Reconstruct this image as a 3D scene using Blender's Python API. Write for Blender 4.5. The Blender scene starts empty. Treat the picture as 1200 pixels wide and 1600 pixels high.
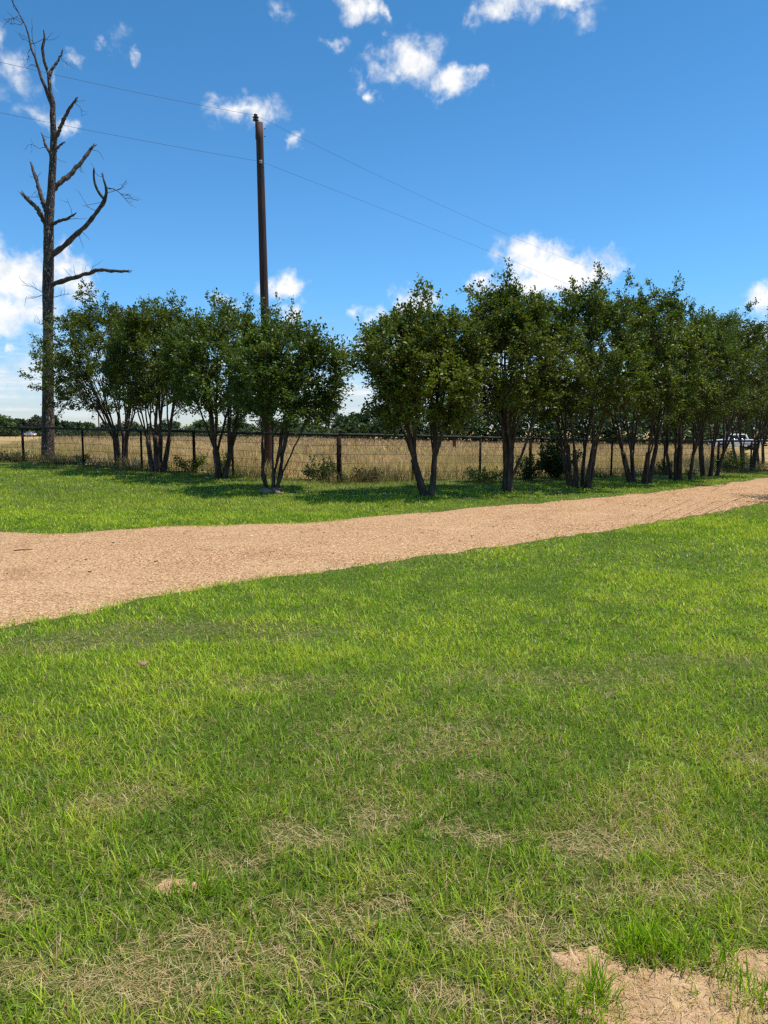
import bpy, math, random
import numpy as np
from mathutils import Vector

# ------------------------------------------------------------------ camera
sc = bpy.context.scene
COL = sc.collection
F = 1155.0                      # focal length in pixels of a 1200 x 1600 frame
CAMZ = 1.55
PITCH = math.atan((800 - 670) / F)
cam = bpy.data.cameras.new('camera')
cam.sensor_fit = 'VERTICAL'
cam.sensor_height = 24.0
cam.lens = F / 1600.0 * 24.0
cam.clip_start = 0.05
cam.clip_end = 20000
camo = bpy.data.objects.new('camera', cam)
camo.location = (0, 0, CAMZ)
camo.rotation_euler = (math.pi / 2 - PITCH, 0, 0)
COL.objects.link(camo)
sc.camera = camo

# ------------------------------------------------------------------ light, exposure
SUN = Vector((0.40, 0.06, 1.0)).normalized()          # towards the sun
SUN_EL = math.asin(SUN.z)
SUN_AZ = math.atan2(SUN.x, SUN.y)
sl = bpy.data.lights.new('sun', 'SUN')
sl.energy = 5.0
sl.angle = math.radians(0.53)
sl.color = (1.0, 0.955, 0.88)
so = bpy.data.objects.new('sun', sl)
so.rotation_euler = SUN.to_track_quat('Z', 'Y').to_euler()
so.location = (0, 0, 60)
COL.objects.link(so)

sc.view_settings.view_transform = 'Standard'
sc.view_settings.look = 'None'
sc.view_settings.exposure = 0.0
sc.view_settings.gamma = 1.0
sc.view_settings.use_curve_mapping = False
sc.cycles.max_bounces = 5
sc.cycles.diffuse_bounces = 2
sc.cycles.transmission_bounces = 4
sc.cycles.transparent_max_bounces = 8
sc.cycles.use_denoising = False
sc.cycles.debug_use_spatial_splits = True
sc.cycles.sample_clamp_indirect = 6.0
sc.cycles.pixel_filter_type = 'BLACKMAN_HARRIS'
sc.cycles.filter_width = 1.4

PR = Vector((1, 0, 0)); PF = Vector((0, math.cos(PITCH), -math.sin(PITCH))); PU = Vector((0, math.sin(PITCH), math.cos(PITCH)))
def ray(px, py):
    return PR * ((px - 600) / F) + PU * ((800 - py) / F) + PF
def P(px, py, d):                       # world point at forward distance d
    r = ray(px, py)
    return Vector((0, 0, CAMZ)) + r * (d / r.y)

# ------------------------------------------------------------------ sky with clouds
class NT:
    def __init__(s, tree): s.t = tree
    def n(s, typ, **kw):
        nd = s.t.nodes.new(typ)
        for k, v in kw.items(): setattr(nd, k, v)
        return nd
    def val(s, sock, v):
        if isinstance(v, bpy.types.NodeSocket): s.t.links.new(v, sock)
        else: sock.default_value = v
    def m(s, op, a, b=0.0, c=0.0, clamp=False):
        nd = s.n('ShaderNodeMath', operation=op, use_clamp=clamp)
        for i, v in enumerate((a, b, c)): s.val(nd.inputs[i], v)
        return nd.outputs[0]
    def vm(s, op, a, b=(0, 0, 0), scale=None):
        nd = s.n('ShaderNodeVectorMath', operation=op)
        s.val(nd.inputs[0], a); s.val(nd.inputs[1], b)
        if scale is not None: s.val(nd.inputs['Scale'], scale)
        return nd.outputs['Value'] if op in ('LENGTH', 'DOT_PRODUCT') else nd.outputs[0]
    def noise(s, vec, scale, detail=4, rough=0.55, dist=0.0, col=False):
        nd = s.n('ShaderNodeTexNoise')
        if vec is not None: s.t.links.new(vec, nd.inputs['Vector'])
        nd.inputs['Scale'].default_value = scale; nd.inputs['Detail'].default_value = detail
        nd.inputs['Roughness'].default_value = rough; nd.inputs['Distortion'].default_value = dist
        return nd.outputs['Color'] if col else nd.outputs['Fac']
    def ss(s, v, a, b, lo=0.0, hi=1.0):
        nd = s.n('ShaderNodeMapRange', interpolation_type='SMOOTHSTEP')
        s.val(nd.inputs[0], v)
        for i, x in enumerate((a, b, lo, hi)): s.val(nd.inputs[i + 1], x)
        return nd.outputs[0]
    def mix(s, fac, a, b):
        nd = s.n('ShaderNodeMix', data_type='RGBA')
        s.val(nd.inputs['Factor'], fac); s.val(nd.inputs['A'], a) if False else None
        for sock, v in ((nd.inputs[6], a), (nd.inputs[7], b)):
            if isinstance(v, bpy.types.NodeSocket): s.t.links.new(v, sock)
            else: sock.default_value = (*v, 1) if len(v) == 3 else v
        return nd.outputs[2]
    def ramp(s, fac, stops):
        nd = s.n('ShaderNodeValToRGB')
        el = nd.color_ramp.elements
        while len(el) < len(stops): el.new(0.5)
        for e, (p, c) in zip(el, stops): e.position = p; e.color = (*c, 1)
        s.t.links.new(fac, nd.inputs[0])
        return nd.outputs[0]

world = bpy.data.worlds.new('World'); sc.world = world
world.use_nodes = True
world.cycles.sampling_method = 'MANUAL'
world.cycles.sample_map_resolution = 512
wt = world.node_tree; wt.nodes.clear(); N = NT(wt)
sky = N.n('ShaderNodeTexSky', sky_type='NISHITA', sun_disc=False)
sky.sun_elevation = SUN_EL; sky.sun_rotation = SUN_AZ
sky.altitude = 60; sky.air_density = 1.0; sky.dust_density = 0.25; sky.ozone_density = 1.6
tc = N.n('ShaderNodeTexCoord')
dirv = tc.outputs['Generated']
sep = N.n('ShaderNodeSeparateXYZ'); wt.links.new(dirv, sep.inputs[0])
az = N.m('MULTIPLY', N.m('ARCTAN2', sep.outputs[0], sep.outputs[1]), 57.29578)
el = N.m('MULTIPLY', N.m('ARCSINE', sep.outputs[2]), 57.29578)
azf = N.m('SUBTRACT', N.m('PINGPONG', N.m('ADD', az, 30.0), 60.0), 30.0)   # the cloud field goes on round the whole sky
gain = N.mix(N.ss(el, 0.0, 11.0), (1.0, 1.16, 1.5), (0.66, 1.28, 1.71))       # the clear deep blue of this day
gain = N.mix(N.ss(el, 10.0, 30.0), gain, (0.47, 1.12, 1.48))
blue = N.vm('MULTIPLY', sky.outputs[0], gain)
cmb = N.n('ShaderNodeCombineXYZ'); wt.links.new(azf, cmb.inputs[0]); wt.links.new(el, cmb.inputs[1])
uv0 = cmb.outputs[0]
warp = N.vm('SUBTRACT', N.noise(dirv, 22.0, 4, 0.6, col=True), (0.5, 0.5, 0.5))
uv = N.vm('ADD', uv0, N.vm('MULTIPLY', warp, (5.0, 3.4, 0)))
CL = [(640, 92, 78, 44, 1), (700, 128, 58, 28, .95), (748, 124, 30, 16, .62),
      (800, 0, 80, 30, .9), (880, -12, 70, 26, .9), (742, 24, 22, 22, .5), (905, 20, 45, 24, .42),
      (560, 6, 46, 26, .85), (595, 20, 20, 22, .7), (512, 60, 38, 14, .62), (566, 125, 22, 28, .55), (586, 156, 18, 18, .62), (450, 18, 26, 22, .45),
      (352, 165, 50, 32, .7), (410, 176, 40, 32, .55), (468, 222, 24, 20, .62), (385, 165, 60, 24, .6),
      (180, 58, 36, 22, .22), (115, 95, 16, 9, .3), (162, 72, 14, 18, .4), (216, 85, 12, 12, .45), (90, 130, 10, 22, .4),
      (5, 105, 50, 54, .5), (42, 172, 40, 22, .45), (95, 195, 24, 20, .6), (10, 60, 26, 30, .55),
      (22, 432, 80, 50, 1.1), (98, 428, 38, 44, 1.05), (8, 490, 80, 48, .95), (50, 400, 24, 22, .6), (-60, 450, 60, 60, 1.0),
      (70, 588, 62, 34, 1.0), (10, 600, 70, 20, .8), (120, 604, 60, 30, .6), (30, 640, 200, 30, .5), (3, 556, 12, 10, .8),
      (536, 618, 62, 36, 1.0), (560, 640, 110, 22, .6), (300, 640, 200, 20, .5), (400, 610, 70, 20, .6),
      (448, 446, 46, 24, 1.0), (432, 440, 22, 16, .8), (464, 490, 26, 22, .8), (340, 470, 18, 18, .75), (372, 482, 16, 16, .7), (455, 505, 20, 14, .7),
      (640, 474, 40, 32, 1.0), (578, 500, 24, 20, .6), (578, 540, 34, 20, .75), (660, 540, 60, 40, .7),
      (828, 402, 56, 40, 1.1), (888, 424, 70, 36, 1.1), (930, 426, 44, 26, 1.0), (860, 440, 90, 30, 1.1), (755, 442, 26, 18, .8),
      (1192, 466, 34, 24, .9), (1195, 526, 30, 24, .7), (1150, 560, 70, 40, .8), (1000, 600, 160, 40, .75), (800, 600, 160, 40, .8)]
acc = None
for (px, py, w, h, st) in CL:
    d = ray(px, py).normalized()
    cu, cv = math.degrees(math.atan2(d.x, d.y)), math.degrees(math.asin(d.z))
    k = math.degrees(1 / F)
    a = N.vm('MULTIPLY', N.vm('SUBTRACT', uv, (cu, cv, 0)), (1 / (w * k * (.90 if py < 260 else 1.15)), 1 / (h * k * (.88 if py < 260 else 1.12)), 0))
    mk = N.m('MULTIPLY', N.m('SUBTRACT', 1.0, N.vm('LENGTH', a)), st)
    acc = mk if acc is None else N.m('MAXIMUM', acc, mk)
fb = N.noise(dirv, 34.0, 9, 0.62, 0.3)
fb2 = N.noise(dirv, 9.0, 5, 0.55)
gen = N.m('MULTIPLY', N.ss(el, 32.0, 44.0), N.ss(fb2, 0.56, 0.70))        # scattered clouds overhead
core = N.m('MAXIMUM', acc, N.m('MULTIPLY_ADD', gen, 1.5, -0.9))
dens = N.m('ADD', core, N.m('MULTIPLY', N.m('MULTIPLY', N.m('SUBTRACT', fb, 0.5), 1.45), N.ss(core, -0.45, 0.10)))
alpha = N.m('MULTIPLY', N.ss(dens, 0.0, 0.84), N.ss(el, -1.0, 1.5))
strata = N.noise(N.vm('MULTIPLY', dirv, (9.0, 9.0, 120.0)), 1.0, 5, 0.6)          # flat layers low over the horizon
lown = N.m('SUBTRACT', 1.0, N.ss(el, 3.0, 9.0))
alpha = N.m('POWER', alpha, 1.25)
alpha = N.m('MAXIMUM', N.m('MULTIPLY', alpha, N.m('SUBTRACT', 1.0, N.m('MULTIPLY', lown, N.ss(strata, 0.62, 0.42, 0.0, 0.45)))), N.m('MULTIPLY', N.m('MULTIPLY', lown, N.ss(el, -1.0, 1.0)), N.ss(strata, 0.45, 0.75, 0.0, 0.8)))
# the upper flank of a cloud is whiter than its base
shade = N.ss(N.m('ADD', N.m('MULTIPLY', N.m('SUBTRACT', N.noise(N.vm('ADD', dirv, (0.0, 0.0, 0.012)), 20.0, 6, 0.55), N.noise(dirv, 20.0, 6, 0.55)), -2.2), 0.62), 0.1, 0.7)
ccol = N.mix(shade, (7.2, 7.9, 8.8), (10.4, 10.4, 10.3))
lowc = N.ss(el, 0.0, 6.0)
ccol = N.mix(lowc, N.mix(N.ss(strata, 0.4, 0.62), (6.0, 6.9, 7.9), (8.4, 9.0, 9.6)), ccol)
skyc = N.mix(alpha, blue, ccol)
bg = N.n('ShaderNodeBackground'); bg.inputs['Strength'].default_value = 0.1
wt.links.new(skyc, bg.inputs['Color'])
wo = N.n('ShaderNodeOutputWorld'); wt.links.new(bg.outputs[0], wo.inputs[0])

# ------------------------------------------------------------------ helpers
def smooth(a, b, t):
    t = np.clip((np.asarray(t, float) - a) / (b - a), 0, 1); return t * t * (3 - 2 * t)
def tz(x, y):
    """height of the ground: a gentle fall to the right and away"""
    x = np.asarray(x, float); y = np.asarray(y, float)
    zx = -0.016 * np.clip(x, -19, 0) - 0.028 * np.clip(x, 0, 10) - 0.013 * np.clip(x - 10, 0, 45)
    fade = smooth(4, 22, y) * (1 - 0.5 * smooth(40, 90, y) * (x < 0))
    return zx * fade - 1.5 * np.clip((y - 40) / 260, 0, 1.3)
def tzf(x, y): return float(tz(x, y))
def G(px, py):
    """where the pixel's line of sight meets the ground"""
    r = ray(px, py); z = 0.0
    for _ in range(25):
        t = (z - CAMZ) / r.z
        q = Vector((0, 0, CAMZ)) + r * t
        z = 0.5 * z + 0.5 * tzf(q.x, q.y)
    return Vector((q.x, q.y, tzf(q.x, q.y)))

_tab = np.random.default_rng(7).random((64, 64))
def vnoise(x, y):
    xi = np.floor(x).astype(int); yi = np.floor(y).astype(int)
    fx = x - xi; fy = y - yi
    fx = fx * fx * (3 - 2 * fx); fy = fy * fy * (3 - 2 * fy)
    g = lambda a, b: _tab[a % 64, b % 64]
    return (g(xi, yi) * (1 - fx) + g(xi + 1, yi) * fx) * (1 - fy) + (g(xi, yi + 1) * (1 - fx) + g(xi + 1, yi + 1) * fx) * fy
def fbm(x, y, o=3):
    s = 0; a = 0.5; t = 0
    for i in range(o):
        s = s + a * vnoise(x * 2 ** i + 17.3 * i, y * 2 ** i + 9.1 * i); t += a; a *= .5
    return s / t

def mesh_np(name, V, T, col=None, smooth_shade=False):
    me = bpy.data.meshes.new(name)
    V = np.ascontiguousarray(V, np.float32).reshape(-1, 3); T = np.ascontiguousarray(T, np.int32)
    k = T.shape[1]; nf = len(T)
    me.vertices.add(len(V)); me.vertices.foreach_set('co', V.ravel())
    me.loops.add(nf * k); me.loops.foreach_set('vertex_index', T.ravel())
    me.polygons.add(nf); me.polygons.foreach_set('loop_start', np.arange(0, nf * k, k, dtype=np.int32))
    if smooth_shade: me.polygons.foreach_set('use_smooth', np.ones(nf, bool))
    if col is not None:
        at = me.color_attributes.new('Col', 'FLOAT_COLOR', 'POINT')
        c = np.ones((len(V), 4), np.float32); c[:, :3] = col
        at.data.foreach_set('color', c.ravel())
    me.update(calc_edges=True)
    return me
class MB:
    """collects shapes, then becomes ONE mesh object (triangles)"""
    def __init__(s): s.v = []; s.t = []; s.n = 0
    def add(s, V, T):
        V = np.asarray(V, float).reshape(-1, 3); s.v.append(V); s.t.append(np.asarray(T, int) + s.n); s.n += len(V)
    def box(s, c, size, rot=0.0, taper=1.0, tx=None):
        sx, sy, sz = [q / 2 for q in size]
        b = np.array([(-sx, -sy, -sz), (sx, -sy, -sz), (sx, sy, -sz), (-sx, sy, -sz),
                      (-sx * taper, -sy * taper, sz), (sx * taper, -sy * taper, sz), (sx * taper, sy * taper, sz), (-sx * taper, sy * taper, sz)])
        cr, sr = math.cos(rot), math.sin(rot)
        b = b @ np.array([[cr, sr, 0], [-sr, cr, 0], [0, 0, 1]]) + np.array(c)
        q = [(0, 3, 2, 1), (4, 5, 6, 7), (0, 1, 5, 4), (1, 2, 6, 5), (2, 3, 7, 6), (3, 0, 4, 7)]
        s.add(b, [t for f in q for t in ((f[0], f[1], f[2]), (f[0], f[2], f[3]))])
    def tube(s, pts, rad, k=6, cap=True, jitter=0.0, rng=None):
        p = np.asarray(pts, float); n = len(p)
        r = np.broadcast_to(np.asarray(rad, float), (n,))
        tg = np.gradient(p, axis=0); tg /= np.linalg.norm(tg, axis=1)[:, None] + 1e-9
        ref = np.array((1.0, 0.13, 0.07)) if abs(tg[0][0]) < 0.8 else np.array((0.1, 1.0, 0.2))
        a = np.cross(tg, ref); a /= np.linalg.norm(a, axis=1)[:, None] + 1e-9
        b = np.cross(tg, a)
        th = np.linspace(0, 2 * math.pi, k, endpoint=False)
        rr = r[:, None] * np.ones(k)
        if jitter: rr = rr * (1 + jitter * (rng.random((n, k)) - .5))
        V = p[:, None, :] + rr[:, :, None] * (np.cos(th)[None, :, None] * a[:, None, :] + np.sin(th)[None, :, None] * b[:, None, :])
        V = V.reshape(-1, 3)
        i = np.arange(n - 1)[:, None] * k; j = np.arange(k)[None, :]; j2 = (j + 1) % k
        A, B, C_, D = (i + j).ravel(), (i + j2).ravel(), (i + k + j2).ravel(), (i + k + j).ravel()
        T = np.concatenate([np.stack([A, B, C_], 1), np.stack([A, C_, D], 1)])
        if cap:
            c0, c1 = len(V), len(V) + 1
            V = np.concatenate([V, p[:1], p[-1:]])
            jj = np.arange(k); j2 = (jj + 1) % k; e = (n - 1) * k
            T = np.concatenate([T, np.stack([np.full(k, c0), j2, jj], 1), np.stack([np.full(k, c1), e + jj, e + j2], 1)])
        s.add(V, T)
    def sticks(s, A, B, r):
        """many thin three-sided twigs from A to B"""
        A = np.asarray(A); B = np.asarray(B); n = len(A)
        if not n: return
        d = B - A; d /= np.linalg.norm(d, axis=1)[:, None] + 1e-9
        u = np.cross(d, np.array((0.31, 0.52, 0.8))); u /= np.linalg.norm(u, axis=1)[:, None] + 1e-9
        w = np.cross(d, u); r = np.broadcast_to(np.asarray(r, float), (n,))[:, None]
        V = np.stack([A + u * r, A + (-.5 * u + .87 * w) * r, A + (-.5 * u - .87 * w) * r,
                      B + u * r * .4, B + (-.5 * u + .87 * w) * r * .4, B + (-.5 * u - .87 * w) * r * .4], 1).reshape(-1, 3)
        f = np.array([(0, 1, 4), (0, 4, 3), (1, 2, 5), (1, 5, 4), (2, 0, 3), (2, 3, 5)])
        s.add(V, (np.arange(n)[:, None, None] * 6 + f[None]).reshape(-1, 3))
    def lathe(s, prof, k=16, at=(0, 0, 0)):
        pts = [(at[0], at[1], at[2] + z) for z, _ in prof]
        th = np.linspace(0, 2 * math.pi, k, endpoint=False)
        V = np.array([[(at[0] + r * math.cos(t), at[1] + r * math.sin(t), at[2] + z) for t in th] for z, r in prof]).reshape(-1, 3)
        n = len(prof); i = np.arange(n - 1)[:, None] * k; j = np.arange(k)[None, :]; j2 = (j + 1) % k
        A, B, C_, D = (i + j).ravel(), (i + j2).ravel(), (i + k + j2).ravel(), (i + k + j).ravel()
        s.add(V, np.concatenate([np.stack([A, B, C_], 1), np.stack([A, C_, D], 1)]))
    def prism(s, prof, y0, y1, shrink=None):
        """profile (x, z) pulled from y0 to y1"""
        n = len(prof); a = np.array([(x, y0, z) for x, z in prof]); b = np.array([(x, y1, z) for x, z in prof])
        V = np.concatenate([a, b]); j = np.arange(n); j2 = (j + 1) % n
        T = [np.stack([j, j2, n + j2], 1), np.stack([j, n + j2, n + j], 1)]
        # fan caps about the centroid
        c0 = a.mean(0); c1 = b.mean(0); V = np.concatenate([V, [c0, c1]])
        T += [np.stack([np.full(n, 2 * n), j2, j], 1), np.stack([np.full(n, 2 * n + 1), n + j, n + j2], 1)]
        s.add(V, np.concatenate(T))
    def build(s, name, mat, parent=None, smooth_shade=False, col=None):
        me = mesh_np(name, np.concatenate(s.v), np.concatenate(s.t), col, smooth_shade)
        return link(name, me, mat, parent)
def link(name, me, mat, parent=None):
    o = bpy.data.objects.new(name, me)
    if mat is not None and not me.materials: me.materials.append(mat)
    COL.objects.link(o)
    if parent is not None: o.parent = parent
    return o
def tag(o, label=None, cat=None, group=None, kind=None):
    if label: o['label'] = label
    if cat: o['category'] = cat
    if group: o['group'] = group
    if kind: o['kind'] = kind
    return o
def empty(name, loc, rz=0.0):
    o = bpy.data.objects.new(name, None); o.location = loc; o.rotation_euler = (0, 0, rz)
    o.empty_display_size = 0.2; COL.objects.link(o); return o

# ------------------------------------------------------------------ materials
def mat(name):
    m = bpy.data.materials.new(name); m.use_nodes = True; m.node_tree.nodes.clear()
    n = NT(m.node_tree); out = n.n('ShaderNodeOutputMaterial')
    return m, n, out
def pbsdf(n, color, rough=0.7, spec=0.3, metal=0.0):
    b = n.n('ShaderNodeBsdfPrincipled')
    if isinstance(color, bpy.types.NodeSocket): n.t.links.new(color, b.inputs['Base Color'])
    else: b.inputs['Base Color'].default_value = (*color, 1)
    n.val(b.inputs['Roughness'], rough); b.inputs['Specular IOR Level'].default_value = spec; b.inputs['Metallic'].default_value = metal
    return b
def bump(n, b, h, strength=0.5, dist=0.02):
    nd = n.n('ShaderNodeBump'); nd.inputs['Strength'].default_value = strength; nd.inputs['Distance'].default_value = dist
    n.t.links.new(h, nd.inputs['Height']); n.t.links.new(nd.outputs[0], b.inputs['Normal'])
def leafmat(name, transl=0.35, rough=0.45, spec=0.35, tint=(1, 1, 1)):
    """colour per leaf or blade from the mesh; light passes through the blade"""
    m, n, out = mat(name)
    at = n.n('ShaderNodeAttribute', attribute_name='Col')
    b = pbsdf(n, at.outputs['Color'], rough, spec)
    tr = n.n('ShaderNodeBsdfTranslucent')
    tcol = n.vm('MULTIPLY', at.outputs['Color'], tint)
    n.t.links.new(tcol, tr.inputs['Color'])
    mx = n.n('ShaderNodeMixShader'); mx.inputs[0].default_value = transl
    n.t.links.new(b.outputs[0], mx.inputs[1]); n.t.links.new(tr.outputs[0], mx.inputs[2]); n.t.links.new(mx.outputs[0], out.inputs[0])
    return m
def noisemat(name, stops, scale, rough=0.8, spec=0.2, detail=6, bs=0.4, bd=0.01, bscale=None, stretch=None, metal=0.0, coord='Object'):
    m, n, out = mat(name)
    t = n.n('ShaderNodeTexCoord'); v = t.outputs[coord]
    if stretch: v = n.vm('MULTIPLY', v, stretch)
    f = n.noise(v, scale, detail, 0.6)
    b = pbsdf(n, n.ramp(f, stops), rough, spec, metal)
    if bs: bump(n, b, n.noise(v, bscale or scale * 3, 5, 0.6), bs, bd)
    n.t.links.new(b.outputs[0], out.inputs[0]); return m

M = {}
M['blade'] = leafmat('lawn_blade', 0.36, 0.45, 0.25, (1.2, 1.2, .7))
M['dryblade'] = leafmat('dry_blade', 0.3, 0.6, 0.2, (1.1, 1.0, .8))
M['leaf'] = leafmat('myrtle_leaf', 0.32, 0.45, 0.28, (1.4, 1.5, .5))
M['farleaf'] = leafmat('far_leaf', 0.2, 0.55, 0.25, (1.2, 1.3, .7))

def ground_mat():
    m, n, out = mat('lawn_soil')
    t = n.n('ShaderNodeTexCoord'); v = t.outputs['Object']
    f1 = n.noise(v, 1.3, 5, 0.6); f2 = n.noise(v, 28.0, 5, 0.65); f3 = n.noise(v, 140.0, 3, 0.6)
    c = n.ramp(f2, [(0.3, (.045, .07, .010)), (.5, (.085, .12, .018)), (.68, (.20, .18, .06))])
    c = n.mix(n.ss(f1, .45, .7), c, n.ramp(f3, [(.3, (.06, .095, .012)), (.6, (.15, .185, .035))]))
    b = pbsdf(n, c, .9, .1); bump(n, b, f3, .7, .02)
    n.t.links.new(b.outputs[0], out.inputs[0]); return m
M['soil'] = ground_mat()
M['dirt'] = noisemat('sandy_dirt', [(.3, (.36, .215, .11)), (.5, (.50, .32, .18)), (.7, (.60, .41, .24))], 9, .95, .1, 8, .6, .012, 60)
M['field'] = noisemat('dry_field', [(.3, (.30, .20, .08)), (.5, (.44, .30, .125)), (.7, (.56, .40, .18))], 1.4, .95, .05, 8, .8, .1, 9)
M['farroad'] = noisemat('far_road', [(.3, (.5, .45, .36)), (.7, (.6, .55, .46))], .3, .95, .05, 3, 0)
def gravel_mat():
    m, n, out = mat('gravel')
    t = n.n('ShaderNodeTexCoord'); v = t.outputs['Object']
    vo = n.n('ShaderNodeTexVoronoi'); vo.inputs['Scale'].default_value = 58; n.t.links.new(v, vo.inputs['Vector'])
    vo2 = n.n('ShaderNodeTexVoronoi'); vo2.inputs['Scale'].default_value = 24; n.t.links.new(v, vo2.inputs['Vector'])
    s1 = n.n('ShaderNodeSeparateColor'); n.t.links.new(vo.outputs['Color'], s1.inputs[0])
    c = n.ramp(s1.outputs[0], [(.0, (.13, .062, .026)), (.22, (.36, .185, .08)), (.55, (.52, .30, .14)), (.88, (.66, .43, .23)), (1, (.74, .57, .36))])
    big = n.noise(v, .5, 5, .6)
    c = n.mix(n.ss(big, .3, .75, 0, .4), c, (.62, .40, .22))
    c = n.mix(n.ss(n.noise(v, 1.1, 7, .75), .50, .72, 0, .6), c, (.34, .19, .095))
    c = n.mix(n.ss(n.noise(n.vm('MULTIPLY', v, (.35, 1.2, 1)), 1.6, 6, .7), .52, .72, 0, .55), c, (.62, .41, .225))
    c = n.vm('MULTIPLY', c, (1.0, .97, .95))
    b = pbsdf(n, c, .9, .15)
    bump(n, b, n.m('ADD', vo.outputs['Distance'], n.m('MULTIPLY', vo2.outputs['Distance'], 1.2)), .9, .012)
    n.t.links.new(b.outputs[0], out.inputs[0]); return m
M['gravel'] = gravel_mat()
M['pebble'] = leafmat('pebble', 0.0, .85, .2)
def bark_mat():
    m, n, out = mat('pine_bark')
    t = n.n('ShaderNodeTexCoord'); v = t.outputs['Object']
    vs = n.vm('MULTIPLY', v, (1, 1, .36))
    vo = n.n('ShaderNodeTexVoronoi', feature='DISTANCE_TO_EDGE'); vo.inputs['Scale'].default_value = 21; n.t.links.new(vs, vo.inputs['Vector'])
    vc = n.n('ShaderNodeTexVoronoi'); vc.inputs['Scale'].default_value = 21; n.t.links.new(vs, vc.inputs['Vector'])
    sp = n.n('ShaderNodeSeparateColor'); n.t.links.new(vc.outputs['Color'], sp.inputs[0])
    f = n.noise(vs, 17, 6, .7)
    plate = n.ramp(sp.outputs[0], [(.0, (.10, .072, .06)), (.6, (.19, .145, .12)), (.8, (.15, .105, .085)), (1, (.46, .36, .30))])
    c = n.mix(n.ss(vo.outputs['Distance'], .01, .09), (.028, .02, .018), plate)
    c = n.mix(n.ss(f, .54, .70), c, (.40, .33, .28))
    b = pbsdf(n, c, .9, .15); bump(n, b, n.ss(vo.outputs['Distance'], 0, .2), 1.0, .05)
    n.t.links.new(b.outputs[0], out.inputs[0]); return m
M['pine_bark'] = bark_mat()
M['bare_wood'] = noisemat('bare_wood', [(.3, (.13, .10, .08)), (.55, (.25, .20, .16)), (.75, (.34, .28, .23))], 5, .85, .15, 6, .5, .02, 20, (3, 3, .35))
M['deadlimb'] = noisemat('dead_limb', [(.3, (.045, .034, .03)), (.5, (.09, .07, .06)), (.7, (.20, .16, .135))], 8, .9, .15, 6, .8, .02, 24, (1, 1, .6))
M['myrtle_bark'] = noisemat('myrtle_bark', [(.3, (.03, .02, .014)), (.5, (.058, .041, .029)), (.74, (.16, .12, .085))], 5, .8, .2, 5, .6, .01, 22, (2.2, 2.2, .5))
M['far_bark'] = noisemat('far_bark', [(.3, (.05, .04, .03)), (.7, (.12, .09, .07))], 4, .9, .1, 3, .3, .03)
M['pole'] = noisemat('creosote_pole', [(.3, (.045, .024, .018)), (.5, (.08, .042, .032)), (.72, (.135, .078, .06))], 6, .75, .2, 8, .6, .01, 30, (4, 4, .18))
M['porcelain'] = noisemat('glazed_porcelain', [(.3, (.035, .022, .018)), (.7, (.06, .04, .032))], 3, .22, .5, 2, 0)
M['greyporcelain'] = noisemat('grey_porcelain', [(.3, (.42, .42, .42)), (.7, (.55, .55, .54))], 3, .3, .5, 2, 0)
M['steel'] = noisemat('galvanised_steel', [(.3, (.18, .18, .18)), (.7, (.3, .3, .3))], 12, .5, .5, 4, .1, .003, metal=.6)
M['wire'] = noisemat('weathered_wire', [(.3, (.045, .045, .05)), (.7, (.08, .08, .085))], 2, .6, .3, 2, 0)
M['pipe'] = noisemat('rusty_pipe', [(.3, (.014, .009, .008)), (.5, (.026, .016, .013)), (.72, (.065, .034, .023))], 7, .85, .12, 7, .3, .004, 40)
M['rail'] = noisemat('weathered_rail', [(.3, (.018, .019, .018)), (.5, (.035, .038, .035)), (.7, (.08, .085, .08))], 5, .75, .15, 6, .3, .004, 40)
M['whitepaint'] = noisemat('white_paint', [(.3, (.74, .75, .76)), (.7, (.80, .80, .80))], 2, .28, .5, 3, 0)
M['carglass'] = noisemat('car_glass', [(.3, (.012, .015, .018)), (.7, (.02, .024, .028))], 2, .08, .5, 2, 0)
M['rubber'] = noisemat('rubber', [(.3, (.015, .015, .015)), (.7, (.03, .03, .03))], 6, .85, .2, 3, 0)
M['chrome'] = noisemat('chrome', [(.3, (.5, .5, .5)), (.7, (.6, .6, .6))], 6, .2, .5, 3, 0, metal=1)
M['lamp'] = noisemat('car_lamp', [(.3, (.6, .62, .64)), (.7, (.7, .7, .7))], 6, .1, .5, 3, 0)
M['redlamp'] = noisemat('car_rear_lamp', [(.3, (.3, .02, .02)), (.7, (.35, .03, .03))], 6, .2, .5, 3, 0)
M['yellow'] = noisemat('yellow_paint', [(.3, (.62, .47, .02)), (.7, (.72, .55, .03))], 2, .5, .4, 3, 0)
M['pink'] = noisemat('pale_siding', [(.3, (.52, .40, .36)), (.7, (.60, .48, .43))], 2, .8, .2, 3, 0)
M['roofing'] = noisemat('shed_roofing', [(.3, (.22, .2, .19)), (.7, (.3, .28, .26))], 3, .8, .2, 3, 0)
M['stone'] = noisemat('pale_stone', [(.3, (.16, .11, .07)), (.5, (.26, .185, .125)), (.7, (.38, .29, .21))], 6, .9, .2, 6, .7, .02, 20)
M['redstone'] = noisemat('brown_stone', [(.3, (.13, .075, .055)), (.5, (.2, .12, .09)), (.7, (.3, .2, .15))], 6, .9, .2, 6, .7, .02, 20)
M['paper'] = noisemat('white_paper', [(.3, (.7, .7, .68)), (.7, (.8, .8, .78))], 4, .8, .2, 3, .2, .01)
M['deadleaf'] = noisemat('dead_leaf', [(.3, (.25, .13, .08)), (.7, (.45, .28, .2))], 12, .8, .2, 3, .3, .005)
M['darkbit'] = noisemat('dark_bark_chip', [(.3, (.03, .02, .015)), (.7, (.07, .05, .035))], 12, .9, .2, 3, .3, .005)

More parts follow.
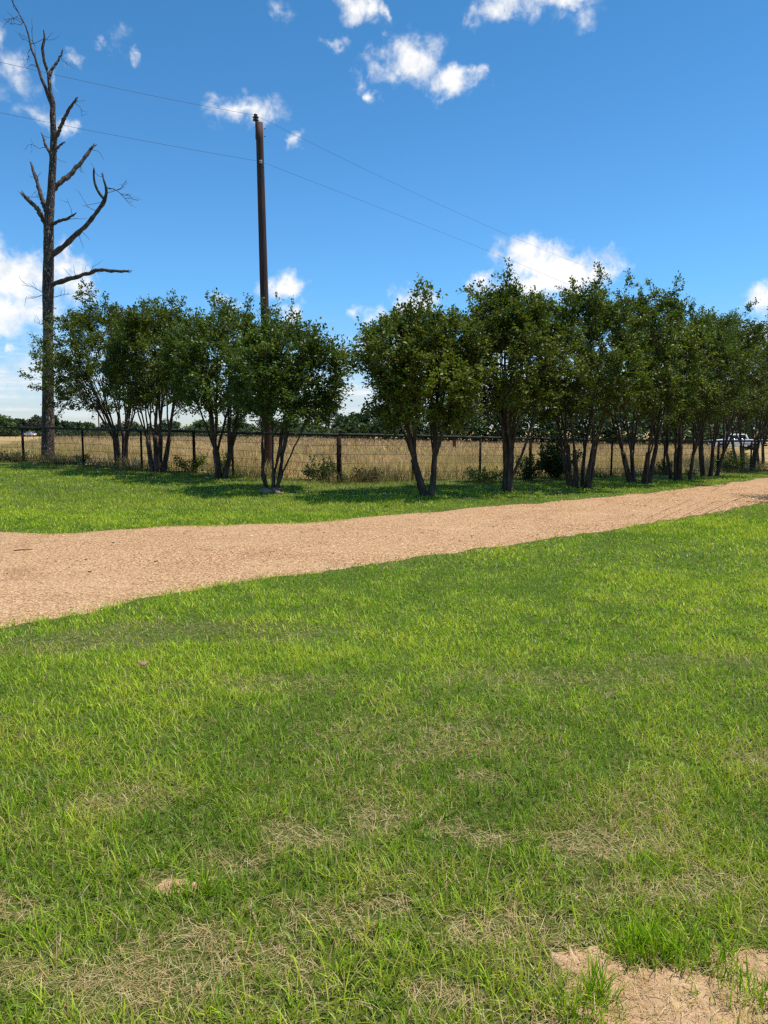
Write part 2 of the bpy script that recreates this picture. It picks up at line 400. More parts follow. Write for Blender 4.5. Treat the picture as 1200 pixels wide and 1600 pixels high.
# ------------------------------------------------------------------ ground, field, road
def graded(a, b, near, n_in, n_out):
    inner = np.linspace(-near, near, n_in)
    g = near * (b / near) ** np.linspace(0, 1, n_out + 1)[1:]
    return np.concatenate([-g[::-1], inner, g])
def sheet(name, xs, ys, zoff, m, keep=None):
    X, Y = np.meshgrid(xs, ys); Z = tz(X, Y) + zoff
    V = np.stack([X, Y, Z], -1).reshape(-1, 3); nx = len(xs)
    i = np.arange(len(ys) - 1)[:, None] * nx + np.arange(nx - 1)[None]
    Q = np.stack([i, i + 1, i + 1 + nx, i + nx], -1).reshape(-1, 4)
    if keep is not None:
        c = V[Q].mean(1); Q = Q[keep(c[:, 0], c[:, 1])]
        used = np.unique(Q); mp = np.full(len(V), -1); mp[used] = np.arange(len(used)); V = V[used]; Q = mp[Q]
    o = link(name, mesh_np(name, V, Q, smooth_shade=True), m); o['kind'] = 'structure'; return o
gx = graded(-1, 6000, 40, 161, 24)
gy = np.concatenate([np.array([-3000, -600, -120, -40, -15]), np.linspace(-6, 60, 133), 60 * (9000 / 60) ** np.linspace(0, 1, 40)[1:]])
sheet('lawn', gx, gy, 0.0, M['soil'])

FA = G(38, 721); FB = G(530, 754); FC = G(955, 744)
def fence_y(x):
    """the fence line as depth over x: two straight runs that meet in the corner post"""
    x = np.asarray(x, float)
    ml = (FA.y - FB.y) / (FA.x - FB.x); mr = (FC.y - FB.y) / (FC.x - FB.x)
    return np.where(x < FB.x, FB.y + ml * (x - FB.x), FB.y + mr * (x - FB.x))
fx_ = graded(-1, 2500, 70, 141, 14)
nfy = 60
tt = np.concatenate([np.linspace(0, 1, 30) ** 1.6 * 60, 60 + 60 * ((1500 / 60) ** np.linspace(0, 1, 26)[1:] - 1) + 2])
Xf, Tf = np.meshgrid(fx_, tt)
Yf = fence_y(np.clip(Xf, -60, 70)) + 0.4 + Tf
Vf = np.stack([Xf, Yf, tz(Xf, Yf) + 0.03 * np.clip(Tf * 2, 0, 1)], -1).reshape(-1, 3)
nx = len(fx_); i = np.arange(len(tt) - 1)[:, None] * nx + np.arange(nx - 1)[None]
tag(link('field', mesh_np('field', Vf, np.stack([i, i + 1, i + 1 + nx, i + nx], -1).reshape(-1, 4), smooth_shade=True), M['field']), kind='structure')

UP = [(-420, 800), (-250, 815), (-100, 828), (0, 833), (60, 836), (110, 838), (150, 834), (200, 830), (240, 825), (330, 824), (400, 822), (470, 820), (540, 813), (600, 807), (700, 799), (800, 790), (900, 781), (1000, 771), (1080, 762), (1140, 754), (1200, 746), (1270, 736), (1360, 726), (1500, 714)]
LO = [(-420, 1090), (-250, 1046), (-100, 1005), (0, 977), (60, 966), (110, 957), (150, 949), (185, 938), (225, 928), (300, 917), (380, 905), (450, 897), (520, 890), (570, 880), (640, 871), (700, 865), (780, 854), (860, 843), (940, 831), (1010, 820), (1080, 808), (1130, 799), (1200, 785), (1400, 752)]
up = np.array([G(*p) for p in UP]); lo = np.array([G(*p) for p in LO])
def resample(p, n):
    s = np.r_[0, np.cumsum(np.linalg.norm(np.diff(p[:, :2], axis=0), axis=1))]
    q = np.linspace(0, s[-1], n); return np.stack([np.interp(q, s, p[:, k]) for k in range(2)], 1)
nR = 260
ru = resample(up, nR); rl = resample(lo, nR)
rng = np.random.default_rng(3)
wig = lambda a, b: (fbm(np.arange(nR) * .31 + a, np.zeros(nR) + b, 3) - .5)
ru[:, 1] += wig(3, 5) * .6; rl[:, 1] += wig(11, 2) * .25 + (fbm(np.arange(nR) * .9, np.zeros(nR), 2) - .5) * .15
rows = []
NW = 30
wd_ = np.linalg.norm(ru - rl, axis=1)[:, None]
RF = np.linspace(0, 1, NW)
for f in RF:                                   # the stones run on a little way under the turf on either side
    ff = -.35 / wd_ + f * (1 + .70 / wd_); rows.append(rl * (1 - ff) + ru * ff)
R = np.array(rows)
def road_h(f):
    """cross-section: edges dip under the turf, two shallow wheel tracks"""
    return -0.035 + 0.075 * np.sin(np.clip(f, 0, 1) * math.pi) ** .35 - .022 * np.exp(-((f - .33) / .07) ** 2) - .022 * np.exp(-((f - .66) / .07) ** 2)
lump_ = (fbm(R[..., 0] * 1.7, R[..., 1] * 1.7, 3) - .5) * .022
crown_h = road_h(RF)[:, None] + lump_ * np.sin(RF * math.pi)[:, None]
Vr = np.concatenate([R, (tz(R[..., 0], R[..., 1]) + crown_h)[..., None]], -1).reshape(-1, 3)
i = np.arange(NW - 1)[:, None] * nR + np.arange(nR - 1)[None]
road = tag(link('gravel_road', mesh_np('gravel_road', Vr, np.stack([i, i + 1, i + 1 + nR, i + nR], -1).reshape(-1, 4), smooth_shade=True), M['gravel']), kind='structure')
xs_l, ys_l = rl[np.argsort(rl[:, 0])].T; xs_u, ys_u = ru[np.argsort(ru[:, 0])].T
def road_side(x, y):
    """signed distance-ish: >0 inside the road"""
    return np.minimum(y - np.interp(x, xs_l, ys_l), np.interp(x, xs_u, ys_u) - y)

# pebbles lying on the gravel
def pebbles():
    r = np.random.default_rng(21); n = 46000
    f = r.random(n); s = r.random(n) ** .8 * (nR - 1)
    k = np.clip(s.astype(int), 0, nR - 2); w = (s - k)[:, None]
    a = rl[k] * (1 - w) + rl[k + 1] * w; b = ru[k] * (1 - w) + ru[k + 1] * w
    f = f + r.normal(0, .03, n)
    p = a * (1 - f)[:, None] + b * f[:, None]
    ok = (p[:, 1] < 24) & (np.abs(p[:, 0]) < .62 * p[:, 1] + 2); p = p[ok]; f = f[ok]; n = len(p)
    z = tz(p[:, 0], p[:, 1]) + np.maximum(road_h(np.clip(.06 + f * .88, 0, 1)), 0.0)
    sz = (.005 + .008 * r.random(n) ** 2.2 + .012 * (r.random(n) < .03)) * (0.8 + p[:, 1] / 24)
    o = np.array([(1, 0, 0), (0, 1, 0), (-1, 0, 0), (0, -1, 0), (0, 0, .75), (0, 0, -.5)], float)
    th = r.random(n) * 6.28; c, s_ = np.cos(th), np.sin(th); asp = .6 + .4 * r.random(n)
    X = o[None, :, 0] * sz[:, None]; Y = o[None, :, 1] * (sz * asp)[:, None]; Z = o[None, :, 2] * (sz * .8)[:, None]
    V = np.stack([p[:, 0, None] + X * c[:, None] - Y * s_[:, None], p[:, 1, None] + X * s_[:, None] + Y * c[:, None], z[:, None] + Z], -1)
    V += r.normal(0, .0012, V.shape)
    T = np.array([(0, 1, 4), (1, 2, 4), (2, 3, 4), (3, 0, 4)])
    T = (np.arange(n)[:, None, None] * 6 + T[None]).reshape(-1, 3)
    base = np.array([(.21, .10, .042), (.44, .23, .10), (.54, .32, .15), (.66, .44, .24), (.74, .57, .36), (.32, .20, .115)])
    cc = base[r.choice(6, n, p=[.14, .28, .26, .14, .06, .12])] * (.85 + .3 * r.random((n, 1))) * np.array((.98, .96, .93))
    tag(link('gravel_stone', mesh_np('gravel_stone', V, T, np.repeat(cc, 6, 0)), M['pebble']),
        'loose tan and pinkish gravel lying on the road', 'gravel', kind='stuff')
pebbles()

# bare dirt patches in the near lawn (px, py, half width m, half depth m, how bare)
PATCH = [(1040, 1552, .21, .085, 1), (1165, 1508, .10, .05, .8), (925, 1510, .08, .06, .72), (1075, 1596, .24, .06, 1),
         (272, 1386, .075, .03, 1), (470, 1316, .10, .05, .68), (372, 1354, .08, .04, .5), (590, 1284, .12, .07, .55), (745, 1218, .11, .055, .5), (700, 1300, .1, .06, .5), (445, 1300, .08, .05, .5),
         (765, 1318, .07, .03, .65), (930, 1328, .14, .08, .68), (610, 1424, .08, .07, .6), (732, 1466, .07, .07, .55), (300, 1500, .26, .07, .45),
         (170, 1545, .20, .06, .6), (5, 1525, .10, .06, .6), (60, 1015, .5, .15, .4), (150, 1003, .5, .17, .49), (270, 985, .5, .2, .45), (410, 990, .6, .2, .3), (640, 1170, .3, .10, .2),
         (955, 1400, .16, .06, .4), (1090, 1390, .14, .06, .4), (680, 1560, .1, .05, .6), (200, 1250, .2, .1, .3), (430, 1070, .4, .15, .25), (660, 1140, .4, .10, .2),
         (1180, 1190, .12, .07, .5), (10, 1430, .1, .05, .45), (830, 1460, .2, .08, .35), (520, 1440, .2, .06, .35), (1100, 1035, .5, .15, .3), (890, 1060, .6, .2, .25)]
PG = [(G(a, b), w, h, k) for a, b, w, h, k in PATCH]
def dry_map(x, y):
    d = np.zeros_like(x)
    wob = 1 + 1.5 * (fbm(x * 7.5, y * 7.5, 3) - .5)
    for q, w, h, k in PG:
        e = np.sqrt(((x - q.x) / w) ** 2 + ((y - q.y) / h) ** 2) * wob * .86
        d = np.maximum(d, k * (1 - smooth(.55, 1.5, e)))
    return d
for q, w, h, k in PG:
    if k < .7: continue
    r = np.random.default_rng(int(q.x * 1000) % 9999 + 5); nr, na = 16, 90
    V = [(q.x, q.y, .008)]; T = []
    ph = r.random(6) * 6.28
    for a in range(1, nr + 1):
        for b in range(na):
            t = b / na * 6.2832
            rr = a / nr * (1.22 + .10 * float(fbm(np.array(t * 2.6 + ph[4]), np.array(ph[5]), 3)) * 3 - .15 + .22 * math.sin(2 * t + ph[0]) + .15 * math.sin(3 * t + ph[1]) + .1 * math.sin(5 * t + ph[2]) + .06 * math.sin(9 * t + ph[3]))
            V.append((q.x + w * rr * math.cos(t), q.y + h * rr * math.sin(t), .003 + .005 * (1 - (a / nr) ** 2) - (.014 if a == nr else 0) + r.normal(0, .0011) + .012 * (float(fbm(np.array(q.x * 9 + w * rr * math.cos(t) * 22), np.array(h * rr * math.sin(t) * 22 + 5), 3)) - .5)))
    for b in range(na): T.append((0, 1 + b, 1 + (b + 1) % na))
    for a in range(nr - 1):
        for b in range(na):
            A = 1 + a * na + b; B = 1 + a * na + (b + 1) % na
            T += [(A, A + na, B + na), (A, B + na, B)]
    tag(link('dirt_patch', mesh_np('dirt_patch', V, T, smooth_shade=True), M['dirt']), kind='structure')

# ------------------------------------------------------------------ grass
def blades(p, z, length, width, heading, lean, bend, segs, colb, colt, r):
    """p (n,2), everything else (n,): curved tapering blades as one mesh"""
    n = len(p); ts = np.linspace(0, 1, segs + 1)
    hx, hy = np.cos(heading), np.sin(heading)
    wa = heading + math.pi / 2 + r.normal(0, .7, n); wx, wy = np.cos(wa), np.sin(wa)
    V = []; C = []
    cx = np.zeros(n); cz = np.zeros(n); ang = lean.copy()
    prev = 0
    for k, t in enumerate(ts):
        if k:
            st = length * (t - prev); ang = lean + bend * (t * .5 + prev * .5)
            cx = cx + st * np.sin(ang); cz = cz + st * np.cos(ang)
        prev = t
        bx = p[:, 0] + hx * cx; by = p[:, 1] + hy * cx; bz = z + cz
        wd = width * (.5 if k == segs else (1 - .55 * t ** 1.5)) * .5
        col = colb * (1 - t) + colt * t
        if k < segs:
            V.append(np.stack([bx - wx * wd, by - wy * wd, bz], -1)); V.append(np.stack([bx + wx * wd, by + wy * wd, bz], -1))
            C += [col, col]
        else:
            V.append(np.stack([bx, by, bz], -1)); C.append(col)
    k = 2 * segs + 1
    V = np.stack(V, 1); C = np.stack(C, 1)
    T = []
    for s in range(segs - 1):
        a = 2 * s; T += [(a, a + 1, a + 3), (a, a + 3, a + 2)]
    T.append((2 * segs - 2, 2 * segs - 1, 2 * segs))
    T = (np.arange(n)[:, None, None] * k + np.array(T)[None]).reshape(-1, 3)
    return V.reshape(-1, 3), T, C.reshape(-1, 3)
class Acc:
    def __init__(s): s.V = []; s.T = []; s.C = []; s.n = 0
    def add(s, V, T, C): s.V.append(V); s.T.append(T + s.n); s.C.append(C); s.n += len(V)
    def build(s, name, m, label, cat):
        o = link(name, mesh_np(name, np.concatenate(s.V), np.concatenate(s.T), np.concatenate(s.C)), m)
        return tag(o, label, cat, kind='stuff')
GREEN = np.array([(.18, .345, .008), (.30, .49, .011), (.43, .605, .015), (.56, .66, .035)])
STRAW = np.array([(.62, .43, .20), (.68, .49, .25), (.50, .33, .14), (.70, .54, .30), (.44, .35, .12)])
def pick(arr, n, r, prob=None): return arr[r.choice(len(arr), n, p=prob)]
def scatter(y0, y1, dens, r, wide=.60, pad=.9):
    """random points in the wedge of ground in front of the camera"""
    area_w = lambda y: 2 * (wide * y + pad)
    n = int(dens * (area_w(y0) + area_w(y1)) / 2 * (y1 - y0))
    y = r.random(n * 2) * (y1 - y0) + y0
    keep = r.random(n * 2) < area_w(y) / area_w(y1) ; y = y[keep][:n]
    x = (r.random(len(y)) * 2 - 1) * (wide * y + pad)
    return x, y

lawn_near = Acc(); straw = Acc()
r = np.random.default_rng(11)
def lawn_band(y0, y1, dens, segs, wscale, lscale, acc, far=False):
    x, y = scatter(y0, y1, dens, r)
    rs = road_side(x, y)
    edge = rs + (fbm(x * 2.2, y * 2.2, 3) - .5) * .62 + (fbm(x * 7, y * 7, 2) - .5) * .55
    ok = edge < np.abs(r.normal(0.02, .13, len(x)))
    if far: ok &= y < fence_y(x) + .3
    x, y, rs = x[ok], y[ok], rs[ok]
    dry = dry_map(x, y) if not far else np.zeros_like(x)
    n1 = fbm(x * .55 + 3, y * .55, 3); n2 = fbm(x * 2.6, y * 2.6 + 8, 3); n3 = fbm(x * 7.0, y * 7.0, 2)
    near = 1 - smooth(2.6, 5.2, y)
    thin = np.clip(dry * 1.45 - .12, 0, .985)
    thin = np.maximum(thin, smooth(.58, .74, n2 * .5 + n3 * .5) * (.12 + .4 * near))
    ok = r.random(len(x)) > thin
    x, y, rs, dry, n1, n2, n3, near = [q[ok] for q in (x, y, rs, dry, n1, n2, n3, near)]
    n = len(x)
    L = (.035 + .030 * r.random(n)) * lscale * (.62 + .75 * n3) * (.8 + .4 * n1) * (1 - .45 * dry) * (1 + .3 * near)
    L *= (1 - .4 * smooth(-.35, 0, rs)) * (.82 + .36 * n2)
    tall = r.random(n) < .02 * near; L[tall] *= 1.9
    W = (.0023 + .0030 * r.random(n)) * wscale * (1 - .04 * near)
    head = r.random(n) * 6.2832
    lean = np.abs(r.normal(.34, .32, n)); bend = np.abs(r.normal(.7, .5, n))
    W[r.random(n) < .12] *= 1.35
    # colour of each blade
    w = np.clip((n1 - .5) * 1.2 + (n2 - .5) * 1.1 + (n3 - .5) * .8 + .5 + r.normal(0, .24, n), 0, 1)
    idx = np.clip((w * 3.999).astype(int), 0, 3)
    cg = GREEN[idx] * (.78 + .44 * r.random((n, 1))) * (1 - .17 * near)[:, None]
    pd = np.clip(.03 + .14 * near + dry * .95 + .34 * near * smooth(.53, .66, n2 * .5 + n3 * .5) + .10 * smooth(.60, .75, n2) + .26 * smooth(-.4, 0, rs), 0, .95)
    if far:                                   # by the fence: more dead grass, and tree shade painted into darker greens
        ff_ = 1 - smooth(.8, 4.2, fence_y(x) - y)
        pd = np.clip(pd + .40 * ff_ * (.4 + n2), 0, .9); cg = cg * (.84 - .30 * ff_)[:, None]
    isdry = r.random(n) < pd
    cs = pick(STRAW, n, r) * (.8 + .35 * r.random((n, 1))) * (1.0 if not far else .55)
    c = np.where(isdry[:, None], cs, cg)
    half = (r.random(n) < .18)[:, None] & ~isdry[:, None]
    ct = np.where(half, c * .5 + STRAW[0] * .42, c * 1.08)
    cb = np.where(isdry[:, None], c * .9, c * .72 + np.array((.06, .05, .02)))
    lean[isdry] += .55 * r.random(isdry.sum()); W[isdry] *= .65
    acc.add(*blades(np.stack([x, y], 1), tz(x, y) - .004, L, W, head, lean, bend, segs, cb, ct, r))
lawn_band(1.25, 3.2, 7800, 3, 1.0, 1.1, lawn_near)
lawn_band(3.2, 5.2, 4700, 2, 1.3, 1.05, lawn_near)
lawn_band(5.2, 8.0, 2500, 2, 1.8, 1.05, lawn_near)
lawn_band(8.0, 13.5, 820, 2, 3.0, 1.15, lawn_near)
# tufts that stand in and round the bare ground
for (px, py, cnt, ln, rad_) in [(1035, 1492, 150, .10, .055), (985, 1500, 90, .095, .04), (932, 1560, 80, .115, .03), (1062, 1500, 60, .09, .04), (1120, 1512, 60, .09, .03), (1085, 1558, 7, .05, .008),
                               (975, 1585, 9, .08, .02), (1180, 1570, 120, .08, .06), (900, 1590, 90, .09, .05), (1005, 1478, 80, .1, .04), (290, 1400, 60, .07, .05), (330, 1395, 70, .08, .05), (1140, 1540, 25, .07, .03)]:
    q = G(px, py); x = q.x + r.normal(0, rad_, cnt); y = q.y + r.normal(0, rad_ * .7, cnt)
    c = GREEN[r.integers(0, 3, cnt)] * (.7 + .4 * r.random((cnt, 1)))
    lawn_near.add(*blades(np.stack([x, y], 1), tz(x, y), ln * (.5 + .7 * r.random(cnt)), .003 + .002 * r.random(cnt), r.random(cnt) * 6.28, np.abs(r.normal(.25, .2, cnt)), np.abs(r.normal(.5, .4, cnt)), 3, c * .8, c * 1.1, r))
lawn_near.build('lawn_grass', M['blade'], 'short green lawn grass with straw-coloured dry patches before the gravel road', 'grass')
lawn_far = Acc()
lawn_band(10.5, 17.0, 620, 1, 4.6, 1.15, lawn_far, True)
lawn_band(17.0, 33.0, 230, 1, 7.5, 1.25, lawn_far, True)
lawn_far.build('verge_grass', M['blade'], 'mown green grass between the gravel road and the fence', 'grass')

# dead straw lying flat in the dry spots
def lying(n, y0, y1, thr):
    x, y = scatter(y0, y1, 1, r); m_ = n * 6
    y = r.random(m_) * (y1 - y0) + y0; x = (r.random(m_) * 2 - 1) * (.6 * y + .6)
    d = dry_map(x, y) * 1.3 + .18 * smooth(.56, .70, fbm(x * 2.6, y * 2.6 + 8, 3)) * (1 - smooth(3, 6, y)) + .02
    ok = (r.random(m_) < d) & (road_side(x, y) < -.05); x, y = x[ok][:n], y[ok][:n]; n = len(x)
    L = .025 + .055 * r.random(n) ** 1.5
    z = tz(x, y) + .009 + .016 * r.random(n) ** 2
    head = r.random(n) * 6.28; lean = 1.45 + r.normal(0, .14, n); bend = r.normal(.1, .35, n)
    c = pick(STRAW, n, r) * (.8 + .45 * r.random((n, 1)))
    straw.add(*blades(np.stack([x, y], 1), z, L, .0010 + .0012 * r.random(n), head, lean, bend, 3, c, c * 1.05, r))
lying(19000, 1.4, 4.5, 0); lying(9000, 4.5, 8.5, 0)
straw.build('straw_litter', M['dryblade'], 'dead straw lying flat on the bare and thin spots of the lawn', 'straw')

# tall dry grass of the field behind the fence, weeds along the fence foot
FIELD = np.array([(.64, .44, .21), (.72, .52, .27), (.50, .33, .16), (.76, .60, .36), (.40, .33, .13), (.38, .23, .12)])
field = Acc()
def field_band(t0, t1, n, h, w, green):
    t = t0 + (t1 - t0) * r.random(n); yc = 24 + t; x = (r.random(n) * 2 - 1) * (.60 * yc + 4)
    y = fence_y(x) + .5 + t
    g = fbm(x * .35, y * .35, 3)
    pg = np.clip(green + (g - .5) * .9, .03, .9)
    isg = r.random(n) < pg
    c = np.where(isg[:, None], np.array((.30, .33, .07)), pick(FIELD, n, r)) * (.7 + .5 * r.random((n, 1))) * (.45 + 1.05 * fbm(x * .7, y * .35 + 31, 4))[:, None]
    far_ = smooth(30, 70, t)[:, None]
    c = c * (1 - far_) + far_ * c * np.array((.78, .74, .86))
    dark = r.random(n) < .05 * smooth(.45, .6, fbm(x * .6 + 40, y * .6, 2)) * 2
    c[dark] = np.array((.13, .075, .04)) * (.6 + .8 * r.random((dark.sum(), 1)))
    L = h * (.55 + .7 * r.random(n)) * (.65 + .7 * g); L[dark] *= 1.45
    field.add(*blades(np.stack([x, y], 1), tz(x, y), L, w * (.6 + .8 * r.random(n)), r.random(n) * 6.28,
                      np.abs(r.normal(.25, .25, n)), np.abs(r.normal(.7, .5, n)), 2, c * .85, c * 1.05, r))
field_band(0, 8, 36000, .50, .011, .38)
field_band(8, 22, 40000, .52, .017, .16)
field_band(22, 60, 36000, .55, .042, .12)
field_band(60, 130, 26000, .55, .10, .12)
field.build('field_grass', M['dryblade'], 'tall golden dry grass filling the field behind the fence', 'grass')
weeds = Acc()
n = 27000
x = r.random(n) * 52 - 24; u = r.normal(0.1, .55, n); y = fence_y(x) + u
g = fbm(x * .8, y * .8, 3); ok = r.random(n) < (.35 + smooth(.42, .62, g)); x, y, g, u = x[ok], y[ok], g[ok], u[ok]; n = len(x)
c = np.where((r.random(n) < .5)[:, None], np.array((.10, .15, .03)), np.where((r.random(n) < .5)[:, None], np.array((.30, .23, .10)), np.array((.17, .10, .06)))) * (.7 + .6 * r.random((n, 1)))
weeds.add(*blades(np.stack([x, y], 1), tz(x, y), (.14 + .42 * r.random(n) ** 1.6) * (.45 + g), .006 + .010 * r.random(n), r.random(n) * 6.28, np.abs(r.normal(.3, .3, n)), np.abs(r.normal(.5, .4, n)), 2, c * .8, c, r))
weeds.build('fence_weed', M['dryblade'], 'ragged green and brown weeds growing along the foot of the fence', 'weeds')

# ------------------------------------------------------------------ fence
fence = tag(empty('pipe_fence', FB), 'dark pipe fence with a top rail and four wires along the field', 'fence')
def colx(px):
    """where the image column meets the fence line"""
    u = (px - 600) / F; best = None
    for A in (FA, FC):
        m_ = (A.y - FB.y) / (A.x - FB.x); y = (FB.y - m_ * FB.x) / (1 - m_ * u) ; xx = u * y
        if (A is FA and xx <= FB.x + 1e-6) or (A is FC and xx >= FB.x - 1e-6): best = (xx, float(fence_y(xx)))
    return best
posts = [colx(px)[0] for px in (38, 131, 222, 304, 364, 440)]
posts = [posts[0] - 9.4, posts[0] - 6.2, posts[0] - 3.1] + posts + [FB.x] + [colx(px)[0] for px in (645, 750, 828, 955, 1037, 1121)]
while posts[-1] < 31: posts.append(posts[-1] + 2.2)
FH = 1.36
def rel(p): return (p[0] - FB.x, p[1] - FB.y, p[2] - FB.z)
for k, xx in enumerate(posts):
    yy = float(fence_y(xx)); zz = tzf(xx, yy); corner = abs(xx - FB.x) < 1e-6
    mb = MB(); rd = .072 if corner else .037 + .012 * ((k * 7) % 3 == 0)
    mb.tube([rel((xx, yy, zz - .3)), rel((xx, yy, zz + .6)), rel((xx + .004, yy, zz + FH - .03))], rd, 10)
    po = mb.build('post', M['pipe'], fence, True)
    if corner:
        for h in (.28, .55, .82, 1.08):
            mb = MB(); q = rel((xx, yy, zz + h)); th = np.linspace(0, 6.28, 12)
            for dz in (-.012, .012): mb.tube([(q[0] + (rd + .008) * math.cos(t), q[1] + (rd + .008) * math.sin(t), q[2] + dz) for t in th], .008, 5, False)
            mb.tube([(q[0] - .05, q[1] - .07, q[2]), (q[0] + .17, q[1] - .06, q[2] + .03 * math.sin(h * 9))], .008, 5)
            mb.build('wire_tie', M['wire'], po)
            po['label'] = 'thick dark corner post with wire ties'
def along(x, h): y = float(fence_y(x)); return rel((x, y, tzf(x, y) + h))
for a, b in zip(posts[:-1], posts[1:]):
    mb = MB(); n_ = 5
    mb.tube([along(a + (b - a) * t, FH + .01 * math.sin(3 * a + t)) for t in np.linspace(0, 1, n_)], .043, 10)
    mb.build('rail', M['rail'], fence, True)
for h in (.30, .55, .80, 1.06):
    pts = []
    for a, b in zip(posts[:-1], posts[1:]):
        for t in (0, .33, .66): 
            q = along(a + (b - a) * t, h - .012 * math.sin(math.pi * t) + .012 * math.sin(a * 5 + h)); pts.append((q[0], q[1] - .045, q[2]))
    mb = MB(); mb.tube(pts, .0055, 5); mb.build('wire', M['wire'], fence)

# ------------------------------------------------------------------ utility pole and lines
pb = G(421, 737); PD = pb.y
top = P(405, 192, PD - .15)
up_ = tag(empty('utility_pole', pb), 'tall brown wooden utility pole rising behind the left row of trees', 'utility pole')
rp = lambda v: (v[0] - pb.x, v[1] - pb.y, v[2] - pb.z)
mb = MB(); n_ = 24; rng_ = np.random.default_rng(2)
pts = [Vector(pb) * (1 - t) + top * t for t in np.linspace(-.03, 1, n_)]
mb.tube([rp(p) for p in pts], np.linspace(.165, .118, n_), 18)
po = mb.build('pole', M['pole'], up_, True)
sc_px = PD / F
it = P(399, 178, PD - .2)
mb = MB()
mb.box(rp(P(400, 205, PD - .15)), (.035, .09, .52)); br = mb.build('bracket', M['steel'], up_)
mb = MB(); q = rp(P(399.5, 189, PD - .17)); mb.lathe([(-.12, .016), (.0, .016), (0, .04)], 8, q); mb.build('pin', M['steel'], up_, True)
mb = MB(); prof = [(-.0, .03)]
for k in range(2):
    z0 = .02 + k * .085; prof += [(z0, .05), (z0 + .008, .10), (z0 + .03, .105), (z0 + .05, .06), (z0 + .07, .045)]
prof += [(.19, .05), (.20, .065), (.225, .06), (.235, .03), (.24, .0)]
q = rp(P(399.5, 190, PD - .17)); mb.lathe(prof, 18, q); mb.build('insulator', M['porcelain'], up_, True)
wire_top = Vector(q) + pb + Vector((0, 0, .20))
for yy in (201, 213):
    mb = MB(); q = rp(P(412, yy, PD - .15)); mb.tube([q, (q[0] + .07, q[1], q[2])], .012, 6); mb.tube([(q[0] + .045, q[1], q[2]), (q[0] + .06, q[1], q[2])], .024, 6); mb.build('bolt', M['steel'], up_)
q = rp(P(407.5, 253, PD - .30)); mb = MB()
mb.lathe([(-.045, .025), (-.04, .048), (-.02, .05), (-.008, .034), (.008, .034), (.02, .05), (.04, .048), (.045, .025)], 14, q); mb.build('spool', M['greyporcelain'], up_, True)
mb = MB(); mb.box((q[0], q[1] + .03, q[2] + .055), (.035, .12, .012)); mb.box((q[0], q[1] + .03, q[2] - .055), (.035, .12, .012)); mb.box((q[0], q[1] + .085, q[2]), (.035, .012, .12)); mb.build('clevis', M['steel'], up_)
wire_low = Vector(q) + pb + Vector((0, -.04, 0))
def on_plane(px, py, A, dirx=.76):
    u = (px - 600) / F; d = (A.x - dirx * A.y) / (u - dirx); return P(px, py, d)
def quadfit(A, pts, smax, smin):
    """wire height as a parabola through the fixing point"""
    s = np.array([p.y - A.y for p in pts]); h = np.array([p.z - A.z for p in pts])
    c, *_ = np.linalg.lstsq(np.stack([s, s * s], 1), h, rcond=None)
    ss_ = np.linspace(smin, smax, 40)
    return [(A.x + .76 * t, A.y + t, A.z + c[0] * t + c[1] * t * t) for t in ss_]
for A, rt, lf, lab in ((wire_top, [(500, 228), (620, 290), (800, 372), (950, 432)], [(300, 160), (200, 136), (100, 112), (0, 89)], 'upper overhead power line running over the top of the pole'),
                       (wire_low, [(500, 288), (620, 337), (800, 408), (870, 441)], [(300, 232), (200, 211), (100, 190), (0, 170)], 'lower overhead power line fixed to the side of the pole')):
    R_ = quadfit(A, [on_plane(*p, A) for p in rt], 42, 0); L_ = quadfit(A, [on_plane(*p, A) for p in lf], 0, -13)
    mb = MB(); mb.tube(L_[:-1] + R_, .0042, 6); tag(mb.build('power_line', M['wire']), lab, 'power line', 'lines on the utility pole')

# ------------------------------------------------------------------ dead pine
db = G(75, 720); DD = db.y
dt = tag(empty('dead_pine', db), 'tall leafless dead pine with broken limbs at the left edge', 'tree')
rd_ = lambda v: np.array((v[0] - db.x, v[1] - db.y, v[2] - db.z))
PXM = DD / F
def spline(pts, n):
    p = np.array(pts, float); s = np.r_[0, np.cumsum(np.linalg.norm(np.diff(p, axis=0), axis=1))]; q = np.linspace(0, s[-1], n)
    out = np.stack([np.interp(q, s, p[:, k]) for k in range(p.shape[1])], 1)
    for _ in range(2): out[1:-1] = (out[:-2] + 2 * out[1:-1] + out[2:]) / 4
    return out
drng = np.random.default_rng(5)
def limb_pts(px, d0, d1, n):
    """image polyline with widths -> points and radii; the limb swings from depth d0 to d1"""
    q = spline(px, n); ds = np.linspace(d0, d1, n)
    return np.array([rd_(P(a, b, DD + e)) for (a, b, w), e in zip(q, ds)]), q[:, 2] * PXM / 2 * .9
TR = [(75, 732, 29), (75, 720, 24), (75, 700, 21.5), (75, 640, 19.5), (75, 560, 17.5), (75, 512, 17), (75, 450, 18), (76, 400, 16.5), (76, 345, 16), (80, 300, 12.5), (83, 250, 11), (84, 210, 10), (82, 180, 9), (83, 160, 7.5), (78, 142, 6), (76, 115, 5.2), (69, 96, 4.6), (66, 75, 4.6), (70, 60, 3.5), (68, 47, 1.5)]
pts, rad = limb_pts(TR, 0, 0, 260)
kk = 28
